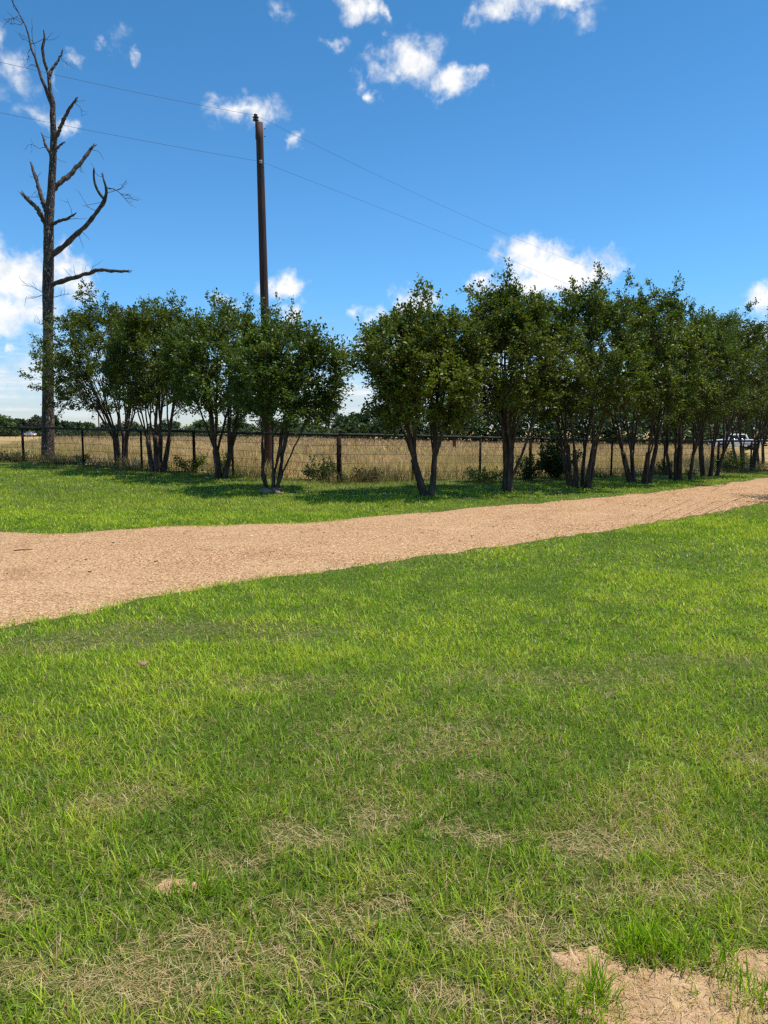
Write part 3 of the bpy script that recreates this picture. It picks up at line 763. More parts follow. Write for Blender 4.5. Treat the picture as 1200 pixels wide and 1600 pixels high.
def barktube(pts, rad, amp):
    mb = MB(); mb.tube(pts, rad, kk, True); V = mb.v[0]
    n_ = len(pts); c = np.repeat(pts, kk, 0); o = V[:n_ * kk] - c
    a = np.arctan2(o[:, 1], o[:, 0]); zz = V[:n_ * kk, 2]
    pl = fbm((a + 4) * 3.0, zz * 3.2, 3); pl2 = fbm((a + 4) * 7, zz * 8 + 5, 2)
    V[:n_ * kk] = c + o * (1 + amp * ((np.round(pl * 5) / 5 - .5) * .9 + (pl2 - .5) * .5))[:, None]
    return mb
z510, z560 = rd_(P(75, 508, DD))[2], rd_(P(75, 556, DD))[2]
i1 = int(np.argmin(abs(pts[:, 2] - z560))); i2 = int(np.argmin(abs(pts[:, 2] - z510)))
mb = barktube(pts[:i1 + 2], rad[:i1 + 2], .16); t0 = mb.build('trunk', M['pine_bark'], dt)
mb = barktube(pts[i1:i2 + 2], rad[i1:i2 + 2] * .93, .04); tag(mb.build('bare_wood', M['bare_wood'], dt), 'pale barkless stretch of the trunk')
mb = barktube(pts[i2:], rad[i2:], .16); mb.build('trunk', M['pine_bark'], dt)
def twig(mb, p, d, L, r0, depth=0):
    q = [np.array(p)]; d = np.array(d, float); n_ = 5
    for k in range(n_):
        d = d / np.linalg.norm(d) + drng.normal(0, .28, 3) + np.array((0, 0, .04)); q.append(q[-1] + d / np.linalg.norm(d) * L / n_)
    mb.tube(q, np.linspace(r0, r0 * .4, n_ + 1), 4)
    if depth > 0:
        for k in range(2, n_ + 1):
            if drng.random() < .75: twig(mb, q[k], d + drng.normal(0, .8, 3), L * .5, r0 * .6, depth - 1)
LIMBS = [([(73, 352, 9), (66, 338, 8.5), (55, 322, 7.5), (46, 314, 7), (38, 306, 5)], 0, -.7, 2),
         ([(76, 335, 9), (68, 318, 8), (62, 298, 6.5), (55, 275, 5.5), (49, 256, 3.5)], 0, .7, 4),
         ([(80, 352, 6), (92, 345, 5), (105, 342, 4.4), (116, 335, 3)], 0, -.5, 2),
         ([(80, 298, 9), (92, 287, 8), (110, 272, 7.2), (125, 256, 6.5), (135, 242, 5.5), (146, 228, 4)], 0, .9, 4),
         ([(77, 402, 10), (95, 388, 8.6), (118, 369, 8), (138, 348, 7), (154, 328, 6.4), (164, 312, 5.6), (168, 296, 4.6), (163, 286, 4), (161, 276, 2.6)], 0, -1.3, 9),
         ([(77, 446, 9), (92, 440, 8), (112, 435, 7), (138, 427, 6.4), (154, 421, 6), (175, 423, 5), (199, 424, 4)], 0, -.8, 5),
         ([(84, 222, 7), (90, 210, 6), (98, 190, 5.5), (108, 171, 4.8), (118, 157, 3.6)], 0, -.8, 3),
         ([(83, 248, 6), (76, 235, 5), (70, 224, 4.4), (66, 211, 2.6)], 0, .5, 3),
         ([(77, 118, 5), (82, 107, 4.2), (90, 96, 3.6), (97, 83, 2.6)], 0, .3, 1),
         ([(86, 235, 4), (92, 229, 3.2), (98, 224, 2.2)], 0, -.3, 1),
         ([(82, 172, 6), (75, 150, 5.4), (66, 125, 5), (60, 108, 4.4), (52, 84, 3.6), (46, 66, 3), (42, 45, 2.4), (34, 28, 2), (26, 14, 1.7), (18, 0, 1.4), (6, -26, 1)], 0, .6, 11)]
for q, d0, d1, nt in LIMBS:
    n_ = 26; p_, r_ = limb_pts(q, d0, d1, n_)
    r_ = r_ * (1 + .10 * drng.normal(0, 1, n_)); p_[1:-1] += drng.normal(0, .012, (n_ - 2, 3))
    mb = MB(); mb.tube(p_, r_, 10, True, .18, drng)
    tipd = (p_[-1] - p_[-3]) / np.linalg.norm(p_[-1] - p_[-3])
    for _ in range(4):                      # splintered end
        a0 = p_[-1] + drng.normal(0, .4, 3) * r_[-1]; mb.sticks(a0[None], (a0 + tipd * (.08 + .12 * drng.random()) + drng.normal(0, .02, 3))[None], r_[-1] * .5)
    thin = q[-1][2] < 1.2
    for k in range(nt):
        j = int(drng.integers(8, n_)); dd = drng.normal(0, 1, 3); dd[2] -= .1 if not thin else -.3
        if thin: dd[0] -= .9
        twig(mb, p_[j], dd, (.4 + .5 * drng.random()) * (1.6 if thin else 1), .012 if not thin else .014, 1 if thin or k == 0 else 0)
    if nt == 9:   # the fork and the fine spray at the end of the long limb
        f_, fr = limb_pts([(164, 312, 5), (154, 302, 4.4), (148, 288, 3.8), (146, 275, 3.4), (147, 262, 2.4)], -1.0, -1.4, 10); mb.tube(f_, fr, 8, True, .15, drng)
        f_, fr = limb_pts([(169, 294, 2), (180, 295, 1.5), (188, 302, 1.1), (195, 310, .8)], -1.2, -1.5, 8); mb.tube(f_, fr, 5)
        for j in (3, 5, 7): twig(mb, f_[j], (1, .2, .3), .55, .011, 1); twig(mb, f_[j], (.6, .2, -.6), .4, .01, 1)
    mb.build('limb', M['deadlimb'], dt)
for k in range(9):
    mb = MB(); yy = 455 + 85 * drng.random(); s = -1 if k % 2 else 1
    twig(mb, rd_(P(75 + s * 7, yy, DD)), (s, drng.normal(0, .6), drng.normal(0, .4)), .6 + .4 * drng.random(), .014, 1)
    mb.build('dead_twig', M['deadlimb'], dt)

# ------------------------------------------------------------------ crape myrtles
LEAF = np.array([(.052, .084, .015), (.074, .110, .016), (.10, .135, .018), (.14, .168, .021), (.042, .076, .024), (.18, .20, .028), (.125, .095, .025)])
LPROB = np.array([.22, .26, .22, .12, .10, .05, .03])
def leaves(c, size, rr, prob, outward=None, pal=LEAF):
    """a folded, pointed leaf at each point c"""
    n = len(c)
    d = rr.normal(0, 1, (n, 3)); d[:, 2] *= .7
    if outward is not None: d += outward * .9
    d /= np.linalg.norm(d, axis=1)[:, None]
    nn = rr.normal(0, 1, (n, 3)); nn[:, 2] = np.abs(nn[:, 2]) + .5
    s = np.cross(d, nn); s /= np.linalg.norm(s, axis=1)[:, None] + 1e-9
    up2 = np.cross(s, d)
    L = size * (.65 + .7 * rr.random(n))[:, None]; W = L * .30
    V = np.stack([c, c + d * L * .5 + s * W + up2 * W * .35, c + d * L, c + d * L * .5 - s * W + up2 * W * .35], 1).reshape(-1, 3)
    T = (np.arange(n)[:, None, None] * 4 + np.array([(0, 1, 2), (0, 2, 3)])[None]).reshape(-1, 3)
    col = pick(pal, n, rr, prob / prob.sum()) * (.7 + .6 * rr.random((n, 1)))
    return V, T, np.repeat(col, 4, 0)
def myrtle(base, x0, x1, ytop, ybot, nst, label, seed, K=175, nleaf=11000, fork=1.15, lf=.080, spike=3, flare=.20, group='crape myrtles along the fence', single=0.0, leanstem=None, thick=1.0):
    rr = np.random.default_rng(seed); d = base.y
    H = P(600, ytop, d).z - base.z - .22; zb = P(600, ybot, d).z - base.z
    cx = ((x0 + x1) / 2 - 600) / F * d - base.x; rx = (x1 - x0) / 2 / F * d * .97; ry = rx * 1.4
    root = tag(empty('crape_myrtle', base), label, 'tree', group)
    lob = rr.random(5) * 6.28
    lump = lambda a, t: .92 + .12 * np.sin(2 * a + lob[0] + 3 * t) + .11 * np.sin(3 * a + lob[1] - 5 * t) + .09 * np.sin(5 * a + lob[2] + 7 * t)
    prof = lambda t: np.interp(t, [0, .12, .35, .6, .8, .93, 1], [.74, 1.0, 1.12, 1.12, 1.02, .82, .46])
    # ends of the leafy branches, spread through the crown
    t = rr.random(K) ** .84; a = np.arange(K) * 2.39996 + rr.normal(0, .35, K); q = rr.random(K) ** .42
    rad = prof(t) * q * lump(a, t)
    # a vase shape: the crown is hollow and high above the centre of its underside
    zlow = zb - .08 + (1 - q) * .16 * (H - zb)
    tip = np.stack([cx * (.75 + .25 * t ** .5) + rad * rx * np.cos(a), rad * ry * np.sin(a), zlow + t * (H - zlow) * (1 - .20 * q * q * t)], 1)
    if spike:
        e = rr.random(spike) * 6.28; sp = np.stack([cx + rx * .7 * np.cos(e) * rr.random(spike), ry * .5 * np.sin(e), H + .05 + .28 * rr.random(spike)], 1); tip = np.concatenate([tip, sp])
        e = rr.random(spike) * 6.28; tz_ = .25 + .55 * rr.random(spike)
        sp = np.stack([cx + rx * 1.1 * np.cos(e), ry * 1.1 * np.sin(e), zb + tz_ * (H - zb)], 1); tip = np.concatenate([tip, sp])
    # a few stout trunks that each split into slim stems fanning out into the crown
    S = []; mbs = []; owner = []
    nsub = max(2, int(round(15 / nst)))
    for k in range(nst):
        mb = MB(); mbs.append(mb)
        aa = k / nst * 6.2832 + rr.normal(0, .3)
        ca, sa = math.cos(aa), math.sin(aa)
        z1 = (single if single else fork) * (.85 + .25 * rr.random())
        fl = flare * (.35 if single else .75)
        b0 = np.array((fl * ca, fl * sa, -.08)); ob = fl + (.03 if single else .06 + .26 * rr.random())
        b1 = np.array((ob * ca, ob * sa, z1))
        r0 = (.062 + .026 * rr.random()) * thick * (6 / (nst + 1)) ** .35
        pp = spline(np.stack([b0, b0 * .55 + b1 * .45 + np.array((rr.normal(0, .02), rr.normal(0, .02), 0)), b1]), 12)
        mb.tube(pp, np.interp(np.linspace(0, 1, 12), [0, .12, .5, 1], [r0 * 1.5, r0 * 1.1, r0 * .95, r0 * .8]), 10, True, .16, rr)
        for m_ in range(nsub):
            j_ = k * nsub + m_; f = math.sqrt((((j_ * 7) % (nst * nsub)) + .5) / (nst * nsub))
            ab = aa + (rr.random() - .5) * 2 * max(math.pi / nst, .5) * 1.2
            R1 = f * rx * .82; z3 = zb + (.62 - .22 * f + .16 * rr.random()) * (H - zb)
            b3 = np.array((cx + math.cos(ab) * R1, math.sin(ab) * R1 * .95, z3))
            st = pp[8 + int(rr.integers(0, 4))]
            mid = st * .45 + b3 * .55; mid[:2] = st[:2] + (b3[:2] - st[:2]) * (.46 + .14 * rr.random())
            pq = spline(np.stack([st, st * .6 + mid * .4, mid, b3]), 18)
            pq[2:-1] += np.cumsum(rr.normal(0, .009, (15, 3)), 0)
            r1 = (.022 + .014 * rr.random()) * thick
            ra = np.interp(np.linspace(0, 1, 18), [0, .3, 1], [r1 * 1.2, r1, .010])
            mb.tube(pq, ra, 7, False, .10, rr); S.append((pq, ra)); owner.append(k)
    if leanstem is not None:
        mb = MB(); mb.tube(spline(np.array([(0.08, -.02, .25), *leanstem]), 22), np.linspace(.042, .018, 22), 8, True, .1, rr); mbs.append(mb)
    lc = []; lo_ = []
    cen = np.array((cx, 0, zb + .45 * (H - zb)))
    per = int(nleaf / len(tip))
    for e in tip:
        # from which stem this branch leaves
        best = None
        for si in range(len(S)):
            pp, ra = S[si]; cand = pp[6:]
            dz = e[2] - cand[:, 2]; hd = np.linalg.norm(cand[:, :2] - e[:2], axis=1)
            cost = hd + np.abs(dz - .55 * hd - .12) * .9
            j = int(np.argmin(cost))
            if best is None or cost[j] < best[0]: best = (cost[j], si, 6 + j)
        _, si, j = best; pp, ra = S[si]; s0 = pp[j]; mbk = mbs[owner[si]]
        L = np.linalg.norm(e - s0) + 1e-3
        tg = pp[min(j + 1, 17)] - pp[j - 1]; tg /= np.linalg.norm(tg)
        mid = s0 * .5 + e * .5 + tg * L * .16 + rr.normal(0, .05, 3) * L
        u = np.linspace(0, 1, 8)[:, None]; cv = (1 - u) ** 2 * s0 + 2 * u * (1 - u) * mid + u ** 2 * e
        cv[1:-1] += rr.normal(0, .012, (6, 3))
        mbk.tube(cv, np.linspace(min(ra[j] * .7, .016), .0045, 8), 4, False)
        # leafy sprigs on the outer part
        ns = 8; w = rr.random(ns) ** .7 * .6 + .4
        k_ = np.minimum((w * 7).astype(int), 6); fr = (w * 7 - k_)[:, None]
        o = cv[k_] * (1 - fr) + cv[k_ + 1] * fr
        od = (o - cen); od /= np.linalg.norm(od, axis=1)[:, None] + 1e-6
        sd = od * .55 + rr.normal(0, .55, (ns, 3)) + np.array((0, 0, .22)); sd /= np.linalg.norm(sd, axis=1)[:, None]
        sl_ = (.18 + .34 * rr.random(ns)); en = o + sd * sl_[:, None]
        mbk.sticks(o, en, .004)
        m_ = per // ns + 1
        uu = rr.random((ns, m_)) ** .65 * 1.05
        cc = o[:, None, :] + (en - o)[:, None, :] * uu[..., None] + rr.normal(0, .042, (ns, m_, 3))
        lc.append(cc.reshape(-1, 3)); lo_.append(np.repeat(sd, m_, 0))
    for mb in mbs: mb.build('stem', M['myrtle_bark'], root, True)
    lc = np.concatenate(lc); lo_ = np.concatenate(lo_)
    pr = LPROB.copy()
    V, T, C = leaves(lc, lf, rr, pr, lo_)
    # sprays of fresh growth are a yellower green
    g = fbm(lc[:, 0] * 1.4 + seed, lc[:, 2] * 1.4 + lc[:, 1], 2); C *= np.repeat((.72 + .56 * g), 4)[:, None]
    fresh = np.repeat(smooth(.60, .72, fbm(lc[:, 0] * .9 + seed * 3, lc[:, 2] * 1.1 + lc[:, 1], 2)), 4)[:, None]
    C = C * (1 - .6 * fresh) + .6 * fresh * np.array((.115, .15, .018)) * (C.mean(1) / .06).clip(.6, 1.5)[:, None]
    C = C * (np.array((.9, .93, 1.0)) + np.array((.32, .2, 0)) * rr.random()) * (.85 + .3 * rr.random())
    link('crown', mesh_np('crown', V, T, C), M['leaf'], root)
    # suckers and roots at the foot
    return root
TREES = [
    dict(b=(190, 728), x=(88, 276), y=(464, 640), n=4, s=101, lab='crape myrtle at the left end of the row, its crown overlapping the dead pine', flare=.2, nl=15500, fork=1.2),
    dict(b=(247, 738), x=(180, 322), y=(466, 632), n=4, s=102, lab='second crape myrtle from the dead pine', flare=.22, nl=11000),
    dict(b=(345, 748), x=(268, 438), y=(470, 638), n=3, s=103, lab='crape myrtle standing left of the utility pole, third in the left group', flare=.12, fork=.8, nl=11000),
    dict(b=(425, 766), x=(374, 532), y=(494, 650), n=6, thick=.66, s=104, lab='slender many-stemmed crape myrtle with stones at its foot in front of the utility pole', flare=.15, fork=.45, nl=9500),
    dict(b=(668, 775), x=(570, 748), y=(470, 652), n=2, thick=.9, s=105, lab='crape myrtle just right of the gap in the row, one forked grey trunk', flare=.08, fork=1.0, nl=12500),
    dict(b=(792, 768), x=(700, 876), y=(444, 640), n=2, thick=1.0, s=106, lab='crape myrtle with a single stout trunk and one thin leaning stem', flare=.13, single=1.5, nl=12500, lean=True),
    dict(b=(905, 762), x=(812, 996), y=(440, 648), n=6, thick=.95, s=107, lab='crape myrtle with a tight clump of stems beside the dark juniper bush', flare=.36, nl=13500, fork=1.2),
    dict(b=(1000, 755), x=(905, 1082), y=(444, 650), n=4, s=108, lab='tall crape myrtle right of the juniper bush, stems parted low', flare=.38, nl=13500),
    dict(b=(1062, 750), x=(985, 1146), y=(474, 655), n=5, s=109, lab='crape myrtle with dark leaning trunks, third to the right of the juniper bush', flare=.46, nl=12500),
    dict(b=(1108, 744), x=(1045, 1188), y=(482, 655), n=4, s=110, lab='crape myrtle left of the white truck, next to the leafy sapling', flare=.36, nl=11500),
    dict(b=(1165, 735), x=(1095, 1238), y=(500, 660), n=5, s=111, lab='crape myrtle right of the white truck', flare=.4, nl=9500),
    dict(b=(1196, 731), x=(1130, 1285), y=(508, 662), n=5, s=112, lab='crape myrtle at the right edge of the picture', flare=.4, nl=8500),
    dict(b=(1262, 726), x=(1185, 1345), y=(515, 664), n=5, s=113, lab='farthest crape myrtle of the row, only its left side in the picture', flare=.4, nl=7000),
]
for T_ in TREES:
    base = G(*T_['b'])
    dx_ = (T_['x'][1] - T_['x'][0]) * .05; T_['x'] = (T_['x'][0] - dx_, T_['x'][1] + dx_)
    ls = None
    if T_.get('lean'):
        q = lambda px, py: np.array(P(px, py, base.y - .1)) - np.array(base)
        ls = [q(800, 745), q(815, 712), q(826, 680), q(836, 640), q(842, 605)]
    myrtle(base, T_['x'][0], T_['x'][1], T_['y'][0], T_['y'][1], T_['n'], T_['lab'], T_['s'], nleaf=int(T_['nl'] * 3.1), flare=T_['flare'], fork=T_.get('fork', 1.15), single=T_.get('single', 0.0), leanstem=ls, thick=T_.get('thick', 1.0))
# a further tree across the road, off to the right, that shades the road's far edge
bx = Vector((12.7, 18.3, tzf(12.7, 18.3)))
myrtle(bx, 600 + F * 10.5 / 18.3, 600 + F * 14.9 / 18.3, 450, 640, 4, 'crape myrtle across the road whose shade reaches the right edge of the picture', 140, flare=.35, nleaf=9000, group='crape myrtles across the road')

# ------------------------------------------------------------------ shrubs and saplings
SHRUB = np.array([(.028, .05, .014), (.04, .066, .02), (.06, .085, .025), (.09, .11, .03)])
def shrub(name, px, py, h, w, n, label, seed, pal=SHRUB, lf=.07, upright=.3, cat='bush'):
    rr = np.random.default_rng(seed); b = G(px, py); root = tag(empty(name, b), label, cat)
    ns = 22; a = rr.random(ns) * 6.28; q = np.sqrt(rr.random(ns))
    tip = np.stack([w * q * np.cos(a), w * q * np.sin(a), h * (.35 + .65 * rr.random(ns)) * (1 - .35 * q)], 1)
    mb = MB(); st = tip * .05; st[:, 2] = -.05
    for s0, e in zip(st, tip):
        mid = s0 * .4 + e * .6; mid[:2] *= .6; u = np.linspace(0, 1, 6)[:, None]
        mb.tube((1 - u) ** 2 * s0 + 2 * u * (1 - u) * mid + u ** 2 * e, np.linspace(.013, .004, 6), 4, False)
    mb.build('stem', M['myrtle_bark'], root)
    m_ = n // ns; k = rr.random((ns, m_)) ** .5
    c = st[:, None] + (tip - st)[:, None] * (k * .85 + .18)[..., None] + rr.normal(0, .085 * max(w, .35), (ns, m_, 3))
    out = np.repeat(tip / np.linalg.norm(tip, axis=1)[:, None], m_, 0) + np.array((0, 0, upright))
    V, T, C = leaves(c.reshape(-1, 3), lf, rr, np.ones(len(pal)), out, pal)
    V[:, 2] = np.maximum(V[:, 2], .01)
    link('foliage', mesh_np('foliage', V, T, C), M['leaf'], root)
shrub('bush', 503, 750, .78, .62, 1500, 'low dark bush at the foot of the corner fence post', 201)
shrub('juniper_bush', 872, 748, 1.65, .75, 5200, 'dark feathery juniper bush between two crape myrtles', 202, lf=.08, upright=.8)
shrub('bush', 822, 750, 1.0, .5, 1700, 'small dark green bush by the fence right of the single-trunk tree', 203)
shrub('sapling', 1040, 741, .8, .4, 600, 'thin leafy sapling by the fence behind the dark leaning trunks', 204, LEAF[1:4], upright=.5, cat='sapling')
shrub('sapling', 1140, 738, 1.25, .85, 1500, 'loose leafy sapling in front of the white truck', 205, LEAF[1:4] * 1.2, upright=.5, cat='sapling')
shrub('weed_clump', 300, 738, .7, .7, 900, 'ragged green weed clump by the fence left of the pole', 206, LEAF[1:4], cat='weeds')
shrub('weed_clump', 22, 722, .5, .7, 900, 'brownish weed clump by the leftmost fence post', 207, np.array([(.10, .07, .05), (.14, .1, .06), (.09, .1, .04)]), cat='weeds')
shrub('weed_clump', 560, 752, .45, .7, 900, 'reddish brown weed clump right of the corner fence post', 208, np.array([(.11, .07, .05), (.15, .1, .06), (.08, .09, .035)]), cat='weeds')
shrub('weed_clump', 755, 752, .5, .7, 900, 'green weed clump at the fence behind the single-trunk tree', 209, LEAF[1:4], cat='weeds')
shrub('weed_clump', 352, 740, .8, .3, 300, 'tall thin weed at the fence beside the third tree', 210, LEAF[1:4], upright=1.5, cat='weeds')
shrub('weed_clump', 130, 724, .5, .35, 300, 'small weed clump round the fence post right of the dead pine', 211, np.array([(.16, .13, .06), (.12, .13, .05)]), cat='weeds')
shrub('weed_clump', 1078, 746, .35, .25, 200, 'low leafy sprout beside the dark leaning trunks', 212, LEAF[1:4] * 1.3, cat='weeds')

# ------------------------------------------------------------------ far trees
FAR = np.array([(.035, .062, .022), (.05, .082, .026), (.068, .105, .03), (.045, .07, .034)])
def far_tree(px, pbase, ptop, wpx, d, label, seed, pal=FAR, n=2600, trunk=.25, lf=.42, cat='tree', group='trees beyond the field', airy=1.0):
    rr = np.random.default_rng(seed); x = (px - 600) / F * d; b = Vector((x, d, tzf(x, d)))
    H = P(600, ptop, d).z - b.z; w = wpx / F * d / 2
    root = tag(empty('field_tree', b), label, cat, group)
    mb = MB(); mb.tube([(0, 0, -.2), (.05, 0, H * .3), (0, .05, H * .75)], [H * .035, H * .026, H * .008], 7)
    nb = 34; t = rr.random(nb); a = rr.random(nb) * 6.28; q = np.sqrt(rr.random(nb))
    pr = np.interp(t, [0, .2, .5, .8, 1], [.55, .9, 1, .75, .3])
    c = np.stack([w * q * pr * np.cos(a), w * q * pr * np.sin(a), H * (trunk + (1 - trunk) * t * .93)], 1)
    for k in range(7): mb.tube([(0, 0, H * (trunk * .8 + .05 * k)), tuple(c[k] * np.array((.5, .5, .9))), tuple(c[k])], [H * .014, H * .009, H * .004], 5)
    mb.build('trunk', M['far_bark'], root)
    m_ = n // nb; rb = (w * .26 + H * .035) * (.7 + .6 * rr.random(nb))
    v = rr.normal(0, 1, (nb, m_, 3)); v /= np.linalg.norm(v, axis=2)[..., None]; v *= (rr.random((nb, m_, 1)) ** .4)
    cc = c[:, None] + v * rb[:, None, None] * np.array((1, 1, .75)) * airy
    V, T, C = leaves(cc.reshape(-1, 3), lf, rr, np.ones(len(pal)), v.reshape(-1, 3) * .5, pal)
    V[:, 2] = np.maximum(V[:, 2], .05)
    C *= np.repeat(np.repeat(.75 + .5 * rr.random(nb), m_), 4)[:, None]
    link('crown', mesh_np('crown', V, T, C), M['farleaf'], root)
BR = np.array([(.085, .12, .03), (.10, .14, .035), (.07, .11, .03)]); GRY = np.array([(.085, .095, .06), (.10, .10, .065), (.07, .085, .05)])
# left: wood about 250 m off; (px, base, top, width, dist, palette, label)
FT = [(-26, 680, 650, 60, 250, FAR, 'far tree cut by the left edge of the picture'),
      (6, 680, 652, 40, 245, BR, 'bright green far tree left of the first fence post'),
      (22, 680, 658, 30, 255, FAR, 'low dark far tree just left of the first fence post'),
      (36, 680, 656, 24, 260, FAR, 'rounded far tree straight behind the first fence post'),
      (56, 680, 654, 26, 250, GRY, 'greyish rounded far tree left of the dead trunk'),
      (66, 680, 652, 26, 262, GRY, 'greyish far tree half hidden by the dead trunk'),
      (88, 680, 653, 30, 250, FAR, 'dark domed far tree right of the dead trunk'),
      (106, 680, 661, 26, 262, FAR, 'small domed far tree right of the dead trunk, second of three'),
      (120, 680, 662, 26, 268, FAR, 'small domed far tree left of the second fence post'),
      (140, 680, 664, 30, 275, BR, 'low green far tree behind the second fence post'),
      (168, 680, 664, 34, 275, FAR, 'low green far tree behind the yellow box'),
      (205, 682, 662, 44, 262, FAR, 'low far tree seen between the first two crape myrtles'),
      (262, 682, 660, 50, 250, FAR, 'low far tree seen through the stems of the second crape myrtle'),
      (318, 682, 661, 50, 240, BR, 'low far tree seen left of the third crape myrtle'),
      (372, 684, 656, 50, 225, FAR, 'far tree seen right of the third crape myrtle'),
      (422, 684, 660, 46, 215, GRY, 'far tree behind the foot of the utility pole'),
      (455, 686, 660, 40, 200, FAR, 'low rounded far tree right of the utility pole'),
      (483, 686, 662, 34, 205, BR, 'low green far tree left of the tall oak'),
      (514, 688, 631, 36, 165, FAR, 'tall oak on a bare trunk behind the corner post'),
      (535, 690, 657, 34, 150, FAR, 'low dark tree right of the tall oak'),
      (556, 690, 654, 40, 140, np.array([(.04, .085, .02), (.05, .10, .025)]), 'rich green low tree in the gap of the row'),
      (592, 690, 640, 60, 138, FAR, 'dark tree seen left of the forked grey trunk'),
      (640, 692, 624, 70, 132, FAR, 'large dark tree behind the forked grey trunk'),
      (690, 692, 618, 70, 130, BR, 'large green tree left of the bare dark pole'),
      (742, 692, 612, 80, 128, GRY, 'large greyish tree right of the bare dark pole'),
      (800, 694, 608, 90, 125, FAR, 'large dark tree behind the single-trunk crape myrtle'),
      (862, 694, 606, 90, 122, FAR, 'large dark tree behind the juniper bush'),
      (925, 696, 604, 90, 118, FAR, 'large dark tree behind the tight clump of stems'),
      (985, 696, 606, 90, 116, BR, 'green tree seen left of the tall crape myrtle'),
      (1040, 700, 612, 90, 118, FAR, 'dark tree left of the white truck in the far row'),
      (1100, 700, 600, 90, 150, FAR, 'large dark tree behind the white truck'),
      (1165, 700, 606, 90, 150, FAR, 'dark tree right of the white truck in the far row'),
      (1230, 700, 600, 90, 150, FAR, 'dark far tree at the right edge of the picture')]
for k, (px, pb_, pt, w_, d_, pal, lab) in enumerate(FT):
    tall = 'tall oak' in lab
    far_tree(px, pb_, pt - (1.5 if d_ > 190 else 6 if px < 620 else 20), w_, d_, lab, 300 + k, pal, 3000 if not tall else 1800, trunk=.42 if tall else .04, lf=.30 + d_ / 520)
# shrubs at the foot of the far wood read as one mass
und = Acc(); rr = np.random.default_rng(77); n = 22000
px_ = rr.random(n) * 1360 - 80; d_ = np.interp(px_, [-80, 200, 450, 520, 600, 1000, 1280], [245, 250, 195, 142, 130, 108, 135]) + rr.normal(0, 2.5, n)
x = (px_ - 600) / F * d_; hh = np.interp(px_, [-80, 450, 560, 640, 1280], [2.4, 2.2, 2.8, 6, 6]) * (.5 + fbm(px_ * .04, px_ * 0, 3))
c = np.stack([x, d_, tz(x, d_) + hh * rr.random(n) ** .8], 1)
V, T, C = leaves(c, .75, rr, np.ones(4), None, FAR)
und.add(V, T, C); und.build('far_undergrowth', M['farleaf'], 'dark undergrowth along the foot of the far wood', 'undergrowth')

# ------------------------------------------------------------------ far fence, poles, shed, yellow box
ffence = tag(empty('field_fence', (0, 128, tzf(0, 128))), 'thin post and wire fence on the far side of the field', 'fence')
def ffy(x): return 128 - .0 * x + np.where(np.asarray(x) < -20, (-20 - np.asarray(x)) * .55, 0)
fp = np.arange(-92, 44, 1.75)
pm = MB(); pm.tube([(0, 0, -.2), (0, 0, 1.25)], .045, 6); pme = mesh_np('post', np.concatenate(pm.v), np.concatenate(pm.t)); pme.materials.append(M['pipe'])
for k, xx in enumerate(fp):
    yy = float(ffy(xx)); o = bpy.data.objects.new('post', pme); COL.objects.link(o); o.parent = ffence
    o.location = (xx, yy - 128, tzf(xx, yy) - tzf(0, 128)); o.rotation_euler = (.05 * math.sin(k * 3.1), .05 * math.sin(k * 1.7), 0)
for h in (.45, .85, 1.15):
    mb = MB(); mb.tube([(xx, float(ffy(xx)) - 128 - .05, tzf(xx, float(ffy(xx))) - tzf(0, 128) + h) for xx in fp], .012, 4); mb.build('wire', M['wire'], ffence)
gp = Vector(P(148.5, 680, 165)); gp.z = tzf(gp.x, gp.y)
gt = tag(empty('gate_brace', gp), 'pair of dark gate posts joined by a rail in the far field', 'gate')
for s in (-1, 1):
    mb = MB(); mb.tube([(s * .8, 0, -.2), (s * .8, 0, 1.7)], .11, 8); mb.build('post', M['pipe'], gt, True)
for h in (.5, 1.5):
    mb = MB(); mb.tube([(-.8, 0, h), (.8, 0, h)], .06, 6); mb.build('rail', M['pipe'], gt)
def far_pole(px, d, h, r0, label, box=False):
    x = (px - 600) / F * d; b = Vector((x, d, tzf(x, d))); root = tag(empty('wooden_pole', b), label, 'pole')
    mb = MB(); mb.tube([(0, 0, -.3), (.02, 0, h * .5), (-.05, 0, h)], [r0, r0 * .9, r0 * .7], 10); mb.build('pole', M['pole'], root, True)
    mb = MB(); mb.box((0, -r0 - .02, h - .25), (1.2, .09, .11)); mb.build('crossarm', M['pole'], root)
    for s in (-.5, .5):
        mb = MB(); mb.lathe([(0, .03), (.05, .07), (.12, .05), (.16, .0)], 8, (s, -r0 - .02, h - .195)); mb.build('insulator', M['porcelain'], root)
    if box:
        mb = MB(); mb.box((0, -r0 - .12, 1.15), (.55, .24, .42)); mb.box((0, -r0 - .25, 1.33), (.6, .04, .05)); mb.build('meter_box', M['pipe'], root)
far_pole(157.5, 190, 8.2, .17, 'distant wooden pole left of the yellow box')
far_pole(709.5, 62, 5.6, .14, 'bare dark pole with a box on it, beyond the fence between two trees', True)
